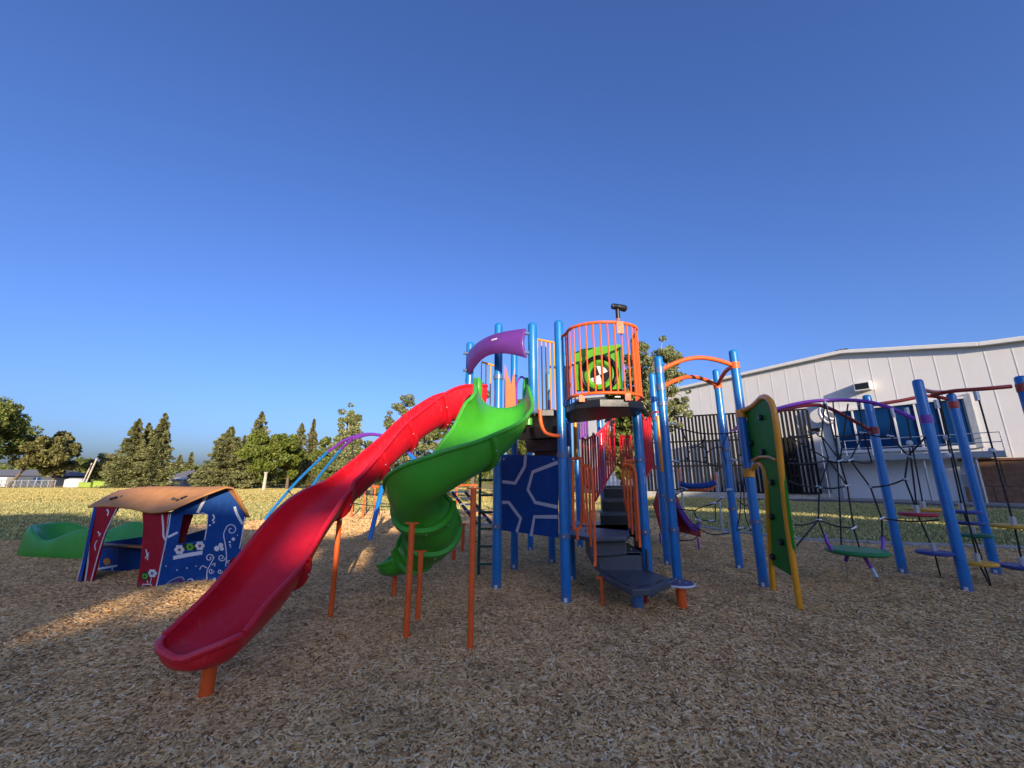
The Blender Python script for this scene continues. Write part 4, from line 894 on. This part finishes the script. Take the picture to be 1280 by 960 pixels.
# ============================================================ school building
SB = empty('school_building', wp(2, 0, 0), 'long white metal clad school hall with blue window wall and raised gallery', 'building')
def wu(x, y): # wall coordinates of a pixel
    p = on(x, y, WO, WO+WD); return ((p-WO).dot(WD), p.z)
def wz(u): # roof height along the wall
    pts = [(-24, 11.9), (-10, wu(835, 490)[1]), (5.2, wu(1062, 440)[1]), (11.9, wu(1280, 423)[1]), (24, wu(1280, 423)[1]-.9)]
    for (a, za), (b, zb_) in zip(pts[:-1], pts[1:]):
        if a <= u <= b: return za+(zb_-za)*(u-a)/(b-a)
    return pts[-1][1]
MB().hexa([wp(-24, -.2, 0), wp(20, -.2, 0), wp(20, -14, 0), wp(-24, -14, 0)], [wp(-24, -.2, wz(-24)-.1), wp(20, -.2, wz(20)-.1), wp(20, -14, 9), wp(-24, -14, 10.5)]).build('wall', BRICKW, SB, smooth=False)
u = 13.08-1.08*32
while u < 19:
    u1 = u+1.08
    mb = MB().hexa([wp(u+.02, 0, .1), wp(u1-.02, 0, .1), wp(u1-.02, -.12, .1), wp(u+.02, -.12, .1)], [wp(u+.02, 0, wz(u)), wp(u1-.02, 0, wz(u1)), wp(u1-.02, -.12, wz(u1)), wp(u+.02, -.12, wz(u))])
    mb.hexa([wp(u-.02, .012, .1), wp(u+.02, .012, .1), wp(u+.015, -.1, .1), wp(u-.015, -.1, .1)], [wp(u-.02, .012, wz(u)), wp(u+.02, .012, wz(u)), wp(u+.015, -.1, wz(u)), wp(u-.015, -.1, wz(u))])
    mb.build('wall_panel', CLAD, SB, smooth=False); u = u1
for a, b in ((-24, -10), (-10, 5.2), (5.2, 11.9), (11.9, 20)):
    MB().beam(wp(a, .12, wz(a)+.08), wp(b, .12, wz(b)+.08), .5, .26).build('roof_trim', TRIMW, SB, smooth=False, bevel=.03)
MB().beam(wp(4.9, .2, wz(5)+.24), wp(5.6, .2, wz(5.4)+.24), .3, .06).build('roof_cap', SLATB, SB, smooth=False)
# brown stone base course, block by block
zt_ = wu(1280, 572)[1]; zb2 = 0; ub0 = wu(1204, 600)[0]
for r_i, (za, zc_) in enumerate(((.14, 1.0), (1.03, zt_-.15))):
    for c_i in range(9):
        a = ub0+c_i*1.15+(.5 if r_i else 0); b = a+1.12; dd = .2+random.uniform(-.02, .02)
        if a > 19: break
        MB().hexa([wp(a, dd, za), wp(b, dd, za), wp(b, .05, za), wp(a, .05, za)], [wp(a, dd, zc_), wp(b, dd, zc_), wp(b, .05, zc_), wp(a, .05, zc_)]).build('stone_block', BLOCK, SB, smooth=False, bevel=.03)
MB().beam(wp(ub0, .16, zt_-.06), wp(19, .16, zt_-.06), .26, .12).build('coping', paint('brown_coping', (.22, .09, .05), .8), SB, smooth=False)
MB().beam(wp(ub0, .03, .9), wp(19, .03, .9), .16, 1.7).build('mortar_bed', CONC, SB, smooth=False)
# window wall and gallery
u0, u1 = wu(1047, 540)[0], wu(1214, 540)[0]; zlo, zhi = wu(1130, 560)[1], wu(1130, 507)[1]
zg = 3.05
npn = 6
wf = MB().beam(wp(u0-.15, .12, zhi+.1), wp(u1+.04, .12, zhi+.1), .2, .14).build('window_frame', TRIMW, SB, smooth=False); MB().beam(wp(u0-.15, .12, zlo-.1), wp(u1+.04, .12, zlo-.1), .2, .2).build('window_sill', TRIMW, wf, smooth=False)
for i in range(npn):
    a = u0+(u1-u0)*i/npn; b = u0+(u1-u0)*(i+1)/npn
    MB().hexa([wp(a+.06, .10, zlo), wp(b-.06, .10, zlo), wp(b-.06, .06, zlo), wp(a+.06, .06, zlo)], [wp(a+.06, .10, zhi), wp(b-.06, .10, zhi), wp(b-.06, .06, zhi), wp(a+.06, .06, zhi)]).build('pane', GLASS, wf, smooth=False)
    MB().hexa([wp(a-.05, .17, zlo), wp(a+.05, .17, zlo), wp(a+.05, .04, zlo), wp(a-.05, .04, zlo)], [wp(a-.05, .17, zhi), wp(a+.05, .17, zhi), wp(a+.05, .04, zhi), wp(a-.05, .04, zhi)]).build('mullion', TRIMW, wf, smooth=False)
MB().hexa([wp(u1+.05, .16, zlo-.2), wp(u1+.35, .16, zlo-.2), wp(u1+.35, .02, zlo-.2), wp(u1+.05, .02, zlo-.2)], [wp(u1+.05, .16, zhi+.3), wp(u1+.35, .16, zhi+.3), wp(u1+.35, .02, zhi+.3), wp(u1+.05, .02, zhi+.3)]).build('end_pilaster', STEEL, SB, smooth=False)
gal = MB().hexa([wp(u0-.8, .24, zg-.35), wp(u1+1.2, .24, zg-.35), wp(u1+1.2, 1.3, zg-.35), wp(u0-.8, 1.3, zg-.35)], [wp(u0-.8, .24, zg), wp(u1+1.2, .24, zg), wp(u1+1.2, 1.3, zg), wp(u0-.8, 1.3, zg)]).build('gallery', STEEL, SB, smooth=False)
for z in (zg+.5, zg+1.05): MB().tube([wp(u0-.8, 1.26, z), wp(u1+1.2, 1.26, z), wp(u1+1.2, .3, z)], .03, 6).build('rail', ALU, gal)
for i in range(7): a = u0-.8+(u1-u0+2)*i/6; MB().tube([wp(a, 1.26, zg), wp(a, 1.26, zg+1.05)], .028, 6).build('baluster', ALU, gal)
for i in range(4): a = u0+(u1-u0)*i/3; MB().tube([wp(a, 1.1, 0), wp(a, 1.1, zg-.35)], .07, 8).build('gallery_leg', STEEL, SB)
# long railing left of the gallery, doors, ducts
rl = MB().tube([wp(u0-6, 1.3, 2.95), wp(u0-.8, 1.3, 2.95)], .04, 6).tube([wp(u0-6, 1.3, 2.6), wp(u0-.8, 1.3, 2.6)], .03, 6).tube([wp(u0-6, 1.3, 1.7), wp(u0-.8, 1.3, 1.7)], .025, 6).build('walkway_rail', ALU, SB)
for i in range(5): a = u0-6+1.3*i; MB().tube([wp(a, 1.3, 0), wp(a, 1.3, 2.95)], .035, 6).build('baluster', ALU, rl)
for a in (-.6, 1.9): MB().hexa([wp(a, .06, .14), wp(a+1.1, .06, .14), wp(a+1.1, .02, .14), wp(a, .02, .14)], [wp(a, .06, 2.3), wp(a+1.1, .06, 2.3), wp(a+1.1, .02, 2.3), wp(a, .02, 2.3)]).build('door', STEEL, SB, smooth=False)
vu, vz = wu(1081, 483)
vb = MB().hexa([wp(vu-.45, .03, vz-.32), wp(vu+.45, .03, vz-.32), wp(vu+.45, .75, vz-.38), wp(vu-.45, .75, vz-.38)], [wp(vu-.45, .03, vz+.32), wp(vu+.45, .03, vz+.32), wp(vu+.45, .75, vz+.22), wp(vu-.45, .75, vz+.22)]).build('vent_hood', TRIMW, SB, smooth=False, bevel=.02)
MB().hexa([wp(vu-.38, .753, vz-.3), wp(vu+.38, .753, vz-.3), wp(vu+.38, .76, vz-.3), wp(vu-.38, .76, vz-.3)], [wp(vu-.38, .753, vz+.14), wp(vu+.38, .753, vz+.14), wp(vu+.38, .76, vz+.14), wp(vu-.38, .76, vz+.14)]).build('vent_opening', BLACKP, vb, smooth=False)
for k in range(2):
    q = [wu(1028+k*5, 503), wu(1028+k*5, 518), wu(1035+k*5, 528-k*4), wu(1043+k*2, 528-k*4)]
    MB().tube(curve([wp(q[0][0], .1, q[0][1]), wp(q[0][0], .5, q[0][1]-.3), wp(q[1][0], .5, q[1][1]), wp(q[2][0], .45, q[2][1]), wp(q[3][0], .3, q[3][1])], 5), .13, 10).build('exhaust_pipe', ALU, SB)
q = wu(1020, 538); MB().hexa([wp(q[0]-.2, .03, q[1]-.12), wp(q[0]+.3, .03, q[1]-.12), wp(q[0]+.3, .3, q[1]-.12), wp(q[0]-.2, .3, q[1]-.12)], [wp(q[0]-.2, .03, q[1]+.15), wp(q[0]+.3, .03, q[1]+.15), wp(q[0]+.3, .3, q[1]+.15), wp(q[0]-.2, .3, q[1]+.15)]).build('wall_lamp', SLATB, SB, smooth=False)
for xx in (1013, 1046): q = wu(xx, 560)[0]; MB().tube([wp(q, .14, .1), wp(q, .14, 5.6 if xx < 1030 else 6.0)], .09, 8).build('downpipe', STEEL, SB)
q = wu(991, 560)[0]; MB().tube([wp(q, .8, 0), wp(q, .8, 4.2), wp(q, .8, 4.6)], [.55, .55, .3], 16).build('silo', SLATB, SB)
# slatted screen
SC_A = Vector((11.6, 35.0, 0)); SC_B = Vector((22.4, 30.05, 0)); ztl = on(836, 519, SC_A, SC_B).z; ztr = on(935, 510, SC_A, SC_B).z
SCR = empty('slatted_screen', (SC_A+SC_B)/2, 'tall screen of dark vertical metal slats beside the white school hall', 'screen')
SD = (SC_B-SC_A).normalized(); SL = (SC_B-SC_A).length; n = 44
slm = None
for i in range(n):
    t = i/(n-1); c_ = SC_A.lerp(SC_B, t); zt2 = 6.6
    if slm is None:
        o = MB().box((c_.x, c_.y, .4+zt2/2-.2), (.175, .05, zt2-.4), math.atan2(SD.y, SD.x)).build('slat', SLATB, SCR, smooth=False); slm = o; c0 = c_
    else:
        o = slm.copy(); COL.objects.link(o); o.parent = SCR; o.location = slm.location+(c_-c0)
for z in (.45, 2.5, 4.5, 6.62): MB().beam(SC_A+Vector((0, .06, z)), SC_B+Vector((0, .06, z)), .08, .12).build('crossrail', SLATB, SCR, smooth=False)
MB().beam(SC_A+Vector((-1, .1, .2)), SC_B+Vector((1, .1, .2)), .4, .5).build('concrete_base', CONC, SCR, smooth=False)

# ============================================================ added unseen walls behind the camera, outlines shaped to shade the play area
WG = empty('wing_shade_wall', (21, -38, 0), 'added unseen wing wall behind the photographer, outline shaped to cast shade', 'building')
FB_ = 28.0                       # how far the added shade walls stand back from the line y = -8
def back(L): return [(x+.287*FB_, z+.2325*FB_ if z > 0 else 0) for x, z in L]
prof = [(2.65, 0), (2.65, 4.82), (4.47, 5.25), (7.5, 5.95), (9.96, 6.3), (13, 6.6), (15.2, 6.62), (19.2, 5.72), (20.5, 4.65), (21.2, 3.9), (21.2, 0)]
MB().poly([back(prof)], (0, -8-FB_, 0), (1, 0, 0), (0, 0, 1), (0, 1, 0), .12).build('gable_wall', BRICKW, WG, smooth=False)  # added wall; outline set by where shade meets posts and slides
MB().box((22, -12.3-FB_, 4), (16, 8, 8)).build('wall', BRICKW, WG, smooth=False)
GY = empty('right_shade_wall', (40, -36.3, 0), 'added unseen wall behind the photographer, far right, outline shaped to cast shade', 'building')
MB().poly([back([(15.2, 7.3), (19.6, 6.4), (21.2, 5.1), (21.7, 3.9), (21.9, 0), (38.3, 0), (38.3, 9.8), (37.3, 9.9), (36.2, 13.2), (34, 13.8), (32, 12.5), (29, 10.5), (26, 9.9), (22, 9.1), (17.6, 8.4), (15.2, 7.8)])], (0, -8-FB_, 0), (1, 0, 0), (0, 0, 1), (0, 1, 0), .12).build('wall', BRICKW, GY, smooth=False)  # added wall; slanted gap shaped to let a sun strip reach the grass
for x in (6, 9, 12, 15, 18, 21): MB().box((x+8, -7.97-FB_, 1.8), (1.4, .1, 1.2)).build('window', GLASS, WG, smooth=False)
left_blocker = MB().poly([back(q_) for q_ in [[(-18, 0), (3.4, 0), (3.4, 4.8), (2.2, 4.7), (.6, 4.45), (-1.2, 4.5), (-2.7, 4.9), (-6, 5.4), (-11.6, 6.15), (-13.8, 5.85), (-18, 6.4)],  # added wall; holes placed to throw sun patches near the playhouse
    [(-1.05, 3.0), (-.5, 3.1), (-.55, 3.26), (-.95, 3.2)], [(-.4, 3.12), (.25, 3.2), (.3, 3.42), (-.3, 3.36)], [(1.4, 3.62), (1.9, 3.68), (1.95, 4.12), (1.45, 4.0)], [(.7, 3.75), (.95, 3.8), (.9, 4.0), (.72, 3.95)], [(-3.4, 3.1), (-2.4, 3.05), (-2.5, 3.2), (-3.3, 3.22)]]], (0, -8.2-FB_, 0), (1, 0, 0), (0, 0, 1), (0, 1, 0), .1).build('left_shade_wall', CONC, None); tag(left_blocker, 'added unseen wall behind the photographer, holes shaped to cast sun patches', 'wall')

# ============================================================ trees
def leafmesh(name, C, Rr, n, size, mat, parent, flat=0.0):
    # n leaf quads spread over clumps C (k,3) with radii Rr; shell-weighted
    C = np.asarray(C, float); k = rng.integers(0, len(C), n) if len(C) < 4 else rng.choice(len(C), n, p=(Rr**2/np.sum(Rr**2)))
    d = rng.normal(size=(n, 3)); d /= np.linalg.norm(d, axis=1)[:, None]; rr = Rr[k]*(.35+.65*rng.random(n)**.5); d[:, 2] *= .8
    c = C[k]+d*rr[:, None]; leafquads(name, c, size, mat, parent)
def leafquads(name, c, size, mat, parent, dirs=None, asp=.55):
    n = len(c); a = rng.normal(size=(n, 3)) if dirs is None else dirs+rng.normal(size=(n, 3))*.35
    a /= np.linalg.norm(a, axis=1)[:, None]; b = rng.normal(size=(n, 3)); b -= a*np.sum(a*b, 1)[:, None]; b /= np.linalg.norm(b, axis=1)[:, None]
    s = (size*(.6+.8*rng.random(n)))[:, None]; p = np.stack([c-a*s*.5, c+b*s*asp*.5, c+a*s*.5, c-b*s*asp*.5], 1).reshape(-1, 3)
    org = np.array(worg(parent)); p = p-org
    me = bpy.data.meshes.new(name); me.vertices.add(n*4); me.vertices.foreach_set('co', p.ravel()); me.loops.add(n*4); me.loops.foreach_set('vertex_index', np.arange(n*4, dtype=np.int32))
    me.polygons.add(n); me.polygons.foreach_set('loop_start', np.arange(0, n*4, 4, dtype=np.int32)); me.polygons.foreach_set('loop_total', np.full(n, 4, np.int32)); me.update(calc_edges=True); me.materials.append(mat)
    o = bpy.data.objects.new(name, me); COL.objects.link(o); o.parent = parent; return o
def decid(x, y, h, w_, label, mat=L_DEC, bark=BARK, n=5000, leaf=.5, base=.3, lean=(0, 0), squash=1.0, clumps=26, group='trees round the school field', cr=.27, trunk_r=None):
    if clumps < 200: clumps = int(clumps*2.4); cr = cr*.68
    e = empty('leafy_tree', (x, y, 0), label, 'tree', group); cz = h*(base+(1-base)/2); rz = h*(1-base)/2; rx = w_/2
    C = []; Rr = []
    while len(C) < clumps:
        d = rng.normal(size=3); d /= np.linalg.norm(d); q = rng.random()**.38*(.82+.36*rng.random())
        C.append((x+lean[0]+d[0]*q*rx*.8, y+lean[1]+d[1]*q*rx*.8, cz+d[2]*q*rz*.82)); Rr.append(rx*cr*(.7+.7*rng.random()))
    Rr = np.array(Rr); leafmesh('crown', C, Rr, n, leaf, mat, e)
    tr = trunk_r or h*.022; m = MB(); top = Vector((x+lean[0], y+lean[1], cz+rz*.4)); b0 = Vector((x, y, 0))
    m.tube([b0-Vector((0, 0, .1)), b0.lerp(top, .3)+Vector((.1*tr, 0, 0)), b0.lerp(top, .65), top], [tr*1.25, tr, tr*.6, tr*.15], 9)
    for i in range(0, len(C), 3):
        t = .3+.6*rng.random(); s = b0.lerp(top, t); m.tube([s, s.lerp(Vector(C[i]), .5)+Vector((0, 0, .04*h*.5)), Vector(C[i])], [tr*.4*(1-t*.5), tr*.25, tr*.08], 5)
    m.build('trunk', bark, e); return e
def spruce(x, y, h, w_, label, n=15000, group='spruces beyond the school field', leaf=.40, mat=L_SPR):
    e = empty('spruce_tree', (x, y, 0), label, 'tree', group); T0 = max(14, int(h/.45)); per = n//T0//9
    c = []; dr = []
    for i in range(T0):
        f = (i+.5)/T0; z = h*(.05+.95*f); rad = w_/2*(1-f)**.82*(.8+.4*rng.random()); nb = max(5, int(15*(1-f)+5))
        for b in range(nb):
            a = rng.random()*6.283; rl_ = rad*(.8+.32*rng.random()); m_ = max(3, int(n/T0/nb))
            t = rng.random(m_)**.6; side = rng.normal(size=m_)*.16*rl_*(1-t*.6)
            px = x+np.cos(a)*t*rl_-np.sin(a)*side; py = y+np.sin(a)*t*rl_+np.cos(a)*side; pz = z-t*rl_*.28+.10*rl_*t*t+rng.normal(size=m_)*.12
            c.append(np.stack([px, py, pz], 1)); dr.append(np.tile([np.cos(a), np.sin(a), -.25], (m_, 1)))
    leafquads('crown', np.concatenate(c), leaf, mat, e, np.concatenate(dr), .38)
    MB().tube([(x, y, -.1), (x, y, h*.5), (x, y, h*.98)], [h*.018, h*.01, h*.002], 8).build('trunk', BARK, e); return e
def at_px(x, Y, ytop): p = P(x, ytop, Y); return p.x, Y, p.z
def wpx(px, Y): return px*Y/500
def tree_d(x, Y, yt, wp_, label, **k): a, b, c = at_px(x, Y, yt); return decid(a, b, c, wpx(wp_, Y), label, **k)
def tree_s(x, Y, yt, wp_, label, **k): a, b, c = at_px(x, Y, yt); return spruce(a, b, c, wpx(wp_, Y), label, **k)
tree_d(-6, 62, 490, 100, 'tall broad green tree at the far left edge of the field', n=18000, base=.22, clumps=40, mat=L_DEC, leaf=0.48)
tree_d(28, 68, 541, 62, 'wide tree with leaning pale trunk before the dark roofed house', n=14000, base=.30, lean=(4.5, 0), clumps=34, mat=L_OLV, leaf=0.48)
tree_d(82, 72, 538, 52, 'brownish rounded tree with dark lower branches left of the white shed', n=7000, base=.12, clumps=32, mat=L_OLV, leaf=.7)
tree_d(106, 95, 568, 26, 'small dark tree behind the white shed', n=5000, base=.1, mat=L_DEC, leaf=0.54)
tree_d(140, 80, 563, 50, 'loose grey-green shrubby tree left of the three spruces', n=10000, base=.05, mat=L_OLV, leaf=0.41)
tree_s(174, 66, 524, 54, 'left spruce of the close pair with twin tops'); tree_s(187, 70, 529, 46, 'shorter spruce between the two tall ones'); tree_s(207, 66, 517, 50, 'tallest spruce on the right of the trio')
tree_d(160, 74, 578, 46, 'green bush at the foot of the spruce trio', n=9000, base=.0, mat=L_DEC, leaf=0.34)
tree_d(312, 62, 572, 60, 'dark bushes under the wide spruce', n=10000, base=.0, mat=L_DEC, leaf=0.31)
tree_d(262, 85, 582, 40, 'olive bush beside the pale house', n=6000, base=.0, mat=L_OLV, leaf=0.41)
tree_d(410, 56, 545, 40, 'bushy green tree at the foot of the thin topped spruce', n=10000, base=.05, mat=L_DEC, leaf=0.31)
tree_s(226, 110, 569, 24, 'small distant spruce right of the trio', n=3600, leaf=0.61); tree_s(240, 112, 566, 16, 'thin distant spruce above the grey roofed house', n=3000, leaf=0.61)
tree_d(232, 120, 580, 60, 'low far tree line bush above the grey roof', n=5000, base=.02, leaf=0.68, mat=L_DEC)
tree_s(290, 58, 534, 82, 'wide spruce with drooping boughs right of the grey roofed house', n=18000); tree_s(328, 64, 515, 60, 'pointed spruce rising behind the bright maple', n=10000)
tree_s(306, 66, 545, 50, 'half hidden spruce between the wide spruce and the maple', n=8000)
tree_d(340, 54, 536, 66, 'bright green maple with short pale trunk on the field', n=18000, base=.2, mat=L_MAP, clumps=44, leaf=0.34, bark=PBARK)
tree_d(367, 58, 540, 48, 'second bright green tree right of the pale trunked maple', n=12000, base=.15, mat=L_MAP, leaf=0.34)
tree_s(378, 68, 530, 44, 'spruce behind the bright trees', n=8000); tree_s(393, 64, 524, 30, 'thin topped spruce at the right end of the row', n=6400, mat=L_OLV)
tree_d(440, 27, 498, 40, 'slender pale aspen behind the purple arches', n=18000, base=.03, mat=L_ASP, bark=PBARK, leaf=0.16, clumps=60, cr=.32, trunk_r=.12)
tree_d(515, 28, 488, 76, 'open branched aspen with bare twigs showing left of the red slide top', n=18000, base=.2, mat=L_ASP, bark=PBARK, leaf=0.15, clumps=60, cr=.2, trunk_r=.14)
tree_d(470, 34, 545, 70, 'low dense bush behind the arch climber', n=10000, base=.02, mat=L_DEC, leaf=0.24)
tree_d(553, 30, 520, 60, 'dark leafy tree seen between the two slides', n=11000, base=.03, mat=L_DEC, leaf=0.20)
tree_d(592, 27, 466, 66, 'leafy tree behind the purple hood', n=15000, base=.06, mat=L_DEC, leaf=0.18, clumps=40)
tree_d(650, 29, 482, 60, 'leafy tree seen through the railings of the high deck', n=12000, base=.06, mat=L_DEC, leaf=0.18)
tree_d(812, 19.5, 412, 100, 'poplar with golden green leaves beside the white hall', n=30000, base=.34, mat=L_ASP, bark=PBARK, leaf=.125, clumps=210, cr=.115, trunk_r=.13)
tree_d(775, 21, 470, 70, 'young leafy tree behind the red railings', n=12000, base=.08, mat=L_DEC, leaf=.2, clumps=44)
# added trees out of view, crowns placed to soften the shade walls' edges
gbk = 'added unseen trees behind the photographer'
for x, y, h, wd, lab, bs_ in ((-5.0, -37.5, 13.2, 5.0, 'added unseen rounded tree behind the photographer, far left', .2), (2.0, -37.5, 12.5, 4.0, 'added unseen rounded tree behind the photographer, left', .2), (6.0, -37.5, 11.7, 2.6, 'added unseen low tree behind the photographer beside the shade walls', .55)):
    decid(x, y, h, wd, lab, n=9000, leaf=.34, base=bs_, clumps=34, group=gbk, cr=.33)
for o in bpy.data.objects:
    if o.name.split('.')[0] in ('bolts', 'rivets', 'grip_studs'): o['kind'] = 'stuff'
# ============================================================ far houses and clutter beyond the field
def house(x0, x1, yb, Y, wall_px, roof_px, label, wallm, roofm, wins=2, cat='house'):
    A = P(x0, yb, Y); B = P(x1, yb, Y); wd = B.x-A.x; hw = wall_px*Y/500; hr = roof_px*Y/500; cx = (A.x+B.x)/2; e = empty('house', (cx, Y, 0), label, cat); dp = 8
    MB().box((cx, Y+dp/2, hw/2), (wd, dp, hw)).build('wall', wallm, e, smooth=False)
    MB().hexa([(A.x-.6, Y-.6, hw), (B.x+.6, Y-.6, hw), (B.x+.6, Y+dp+.6, hw), (A.x-.6, Y+dp+.6, hw)], [(A.x+1.5, Y+dp/2-.2, hw+hr), (B.x-1.5, Y+dp/2-.2, hw+hr), (B.x-1.5, Y+dp/2+.2, hw+hr), (A.x+1.5, Y+dp/2+.2, hw+hr)]).build('roof', roofm, e, smooth=False)
    for i in range(wins):
        x = A.x+wd*(i+.6)/(wins+.2); wn = MB().box((x, Y-.02, hw*.58), (1.4, .12, 1.0)).build('window', GLASS, e, smooth=False); MB().box((x, Y-.09, hw*.58), (.06, .05, 1.0)).build('mullion', TRIMW, wn, smooth=False)
    return e
house(-60, 62, 606, 84, 12, 8, 'long dark bungalow at the left edge behind the trees', DKWALL, ROOFG, 4); house(208, 262, 604, 92, 9, 9, 'pale house with grey hipped roof between the spruces', STUCCO, ROOFG, 2)
house(192, 226, 605, 84, 7, 3, 'low cream garage in front of the grey roofed house', STUCCO, STUCCO, 0, 'garage'); house(395, 445, 604, 80, 12, 5, 'pale bungalow glimpsed behind the arches', STUCCO, ROOFG, 1)
b = P(95, 600, 74); shd = MB().tube([(b.x, 74, 0), (b.x, 74, 1.3), (b.x, 74, 1.55)], [1.4, 1.4, .8], 20).build('white_tank', TRIMW, None); tag(shd, 'round white tank beyond the wire fence', 'tank')
for x0, x1, lab in ((100, 115, 'smaller lime green bin beyond the fence'), (118, 132, 'larger lime green bin beyond the fence')):
    A = P(x0, 600, 72); B = P(x1, 600, 72); hh = .7 if x0 == 100 else .95; e = empty('utility_bin', ((A.x+B.x)/2, 72, 0), lab, 'bin', 'lime green bins'); MB().box(((A.x+B.x)/2, 72.5, hh/2), (B.x-A.x, 1.2, hh)).build('body', LIME, e, bevel=.05); MB().box(((A.x+B.x)/2, 72.5, hh+.06), (B.x-A.x+.1, 1.3, .12)).build('lid', LIME, e)
b0 = P(107, 600, 73); pl_ = MB().tube([(b0.x, 73, 0), (b0.x+1.1, 73, 5.0)], .12, 8).build('wooden_pole', PBARK, None); tag(pl_, 'tilted pale wooden pole above the lime bins', 'pole')
b0 = P(103, 600, 73.6); pl_ = MB().tube([(b0.x, 73.6, 0), (b0.x+1.0, 73.6, 4.2)], .10, 8).build('wooden_pole', PBARK, None); tag(pl_, 'shorter tilted pole next to the taller one', 'pole')
def fence(x0, x1, Y, hpx, label, nposts):
    A = P(x0, 600, Y); B = P(x1, 600, Y); h = hpx*Y/500; e = empty('wire_fence', ((A.x+B.x)/2, Y, 0), label, 'fence', 'wire fences along the field')
    MB().tube([(A.x, Y, h), (B.x, Y, h)], .05, 6).build('top_rail', STEEL, e)
    for i in range(nposts): x = A.x+(B.x-A.x)*i/(nposts-1); MB().tube([(x, Y, 0), (x, Y, h)], .06, 6).build('fence_post', STEEL, e)
    m = MB(); k = int((B.x-A.x)/.6)
    for i in range(k): x = A.x+i*.6; m.beam((x, Y+.02, .05), (x+h, Y+.02, h), .02, .02); m.beam((x+h, Y+.04, .05), (x, Y+.04, h), .02, .02)
    o = m.build('wire_mesh', STEEL, e, smooth=False); o['kind'] = 'stuff'
fence(-40, 70, 66, 9, 'low wire fence at the left edge of the field', 14); fence(134, 184, 70, 12, 'taller wire fence panel right of the lime bins', 6); fence(184, 262, 74, 9, 'wire fence before the cream garage', 8)
cz_ = MB()
for x0 in (2, ): A = P(x0, 600, 70); cz_.box((A.x, 70, .9), (3.4, 1.6, 1.6))
o = cz_.build('white_trailer', TRIMW, None, bevel=.1); tag(o, 'small white trailer at the far left behind the fence', 'trailer')
# far hedge line joining the trees
hc = []; 
for i in range(90): hc.append((rng.uniform(-150, 40), rng.uniform(104, 120), rng.uniform(.5, 2.6)))
he = empty('hedge_row', (-50, 110, 0), 'distant low hedge and bushes closing the field', 'hedge')
hc = np.array(hc); leafmesh('foliage', hc, np.full(len(hc), 3.4), 14000, .9, L_DEC, he)

wc = np.stack([rng.uniform(-330, 330, 420), rng.uniform(165, 200, 420), rng.uniform(.5, 6.5, 420)], 1)
fw_ = empty('woodland', (0, 180, 0), 'far low woodland along the horizon', 'woodland')
kk = rng.integers(0, len(wc), 26000); dd = rng.normal(size=(26000, 3)); dd /= np.linalg.norm(dd, axis=1)[:, None]
leafquads('far_foliage', wc[kk]+dd*(rng.uniform(2, 6, 26000))[:, None]*np.array([1, 1, .45]), 1.5, L_DEC, fw_)
for o in fw_.children: o['kind'] = 'stuff'
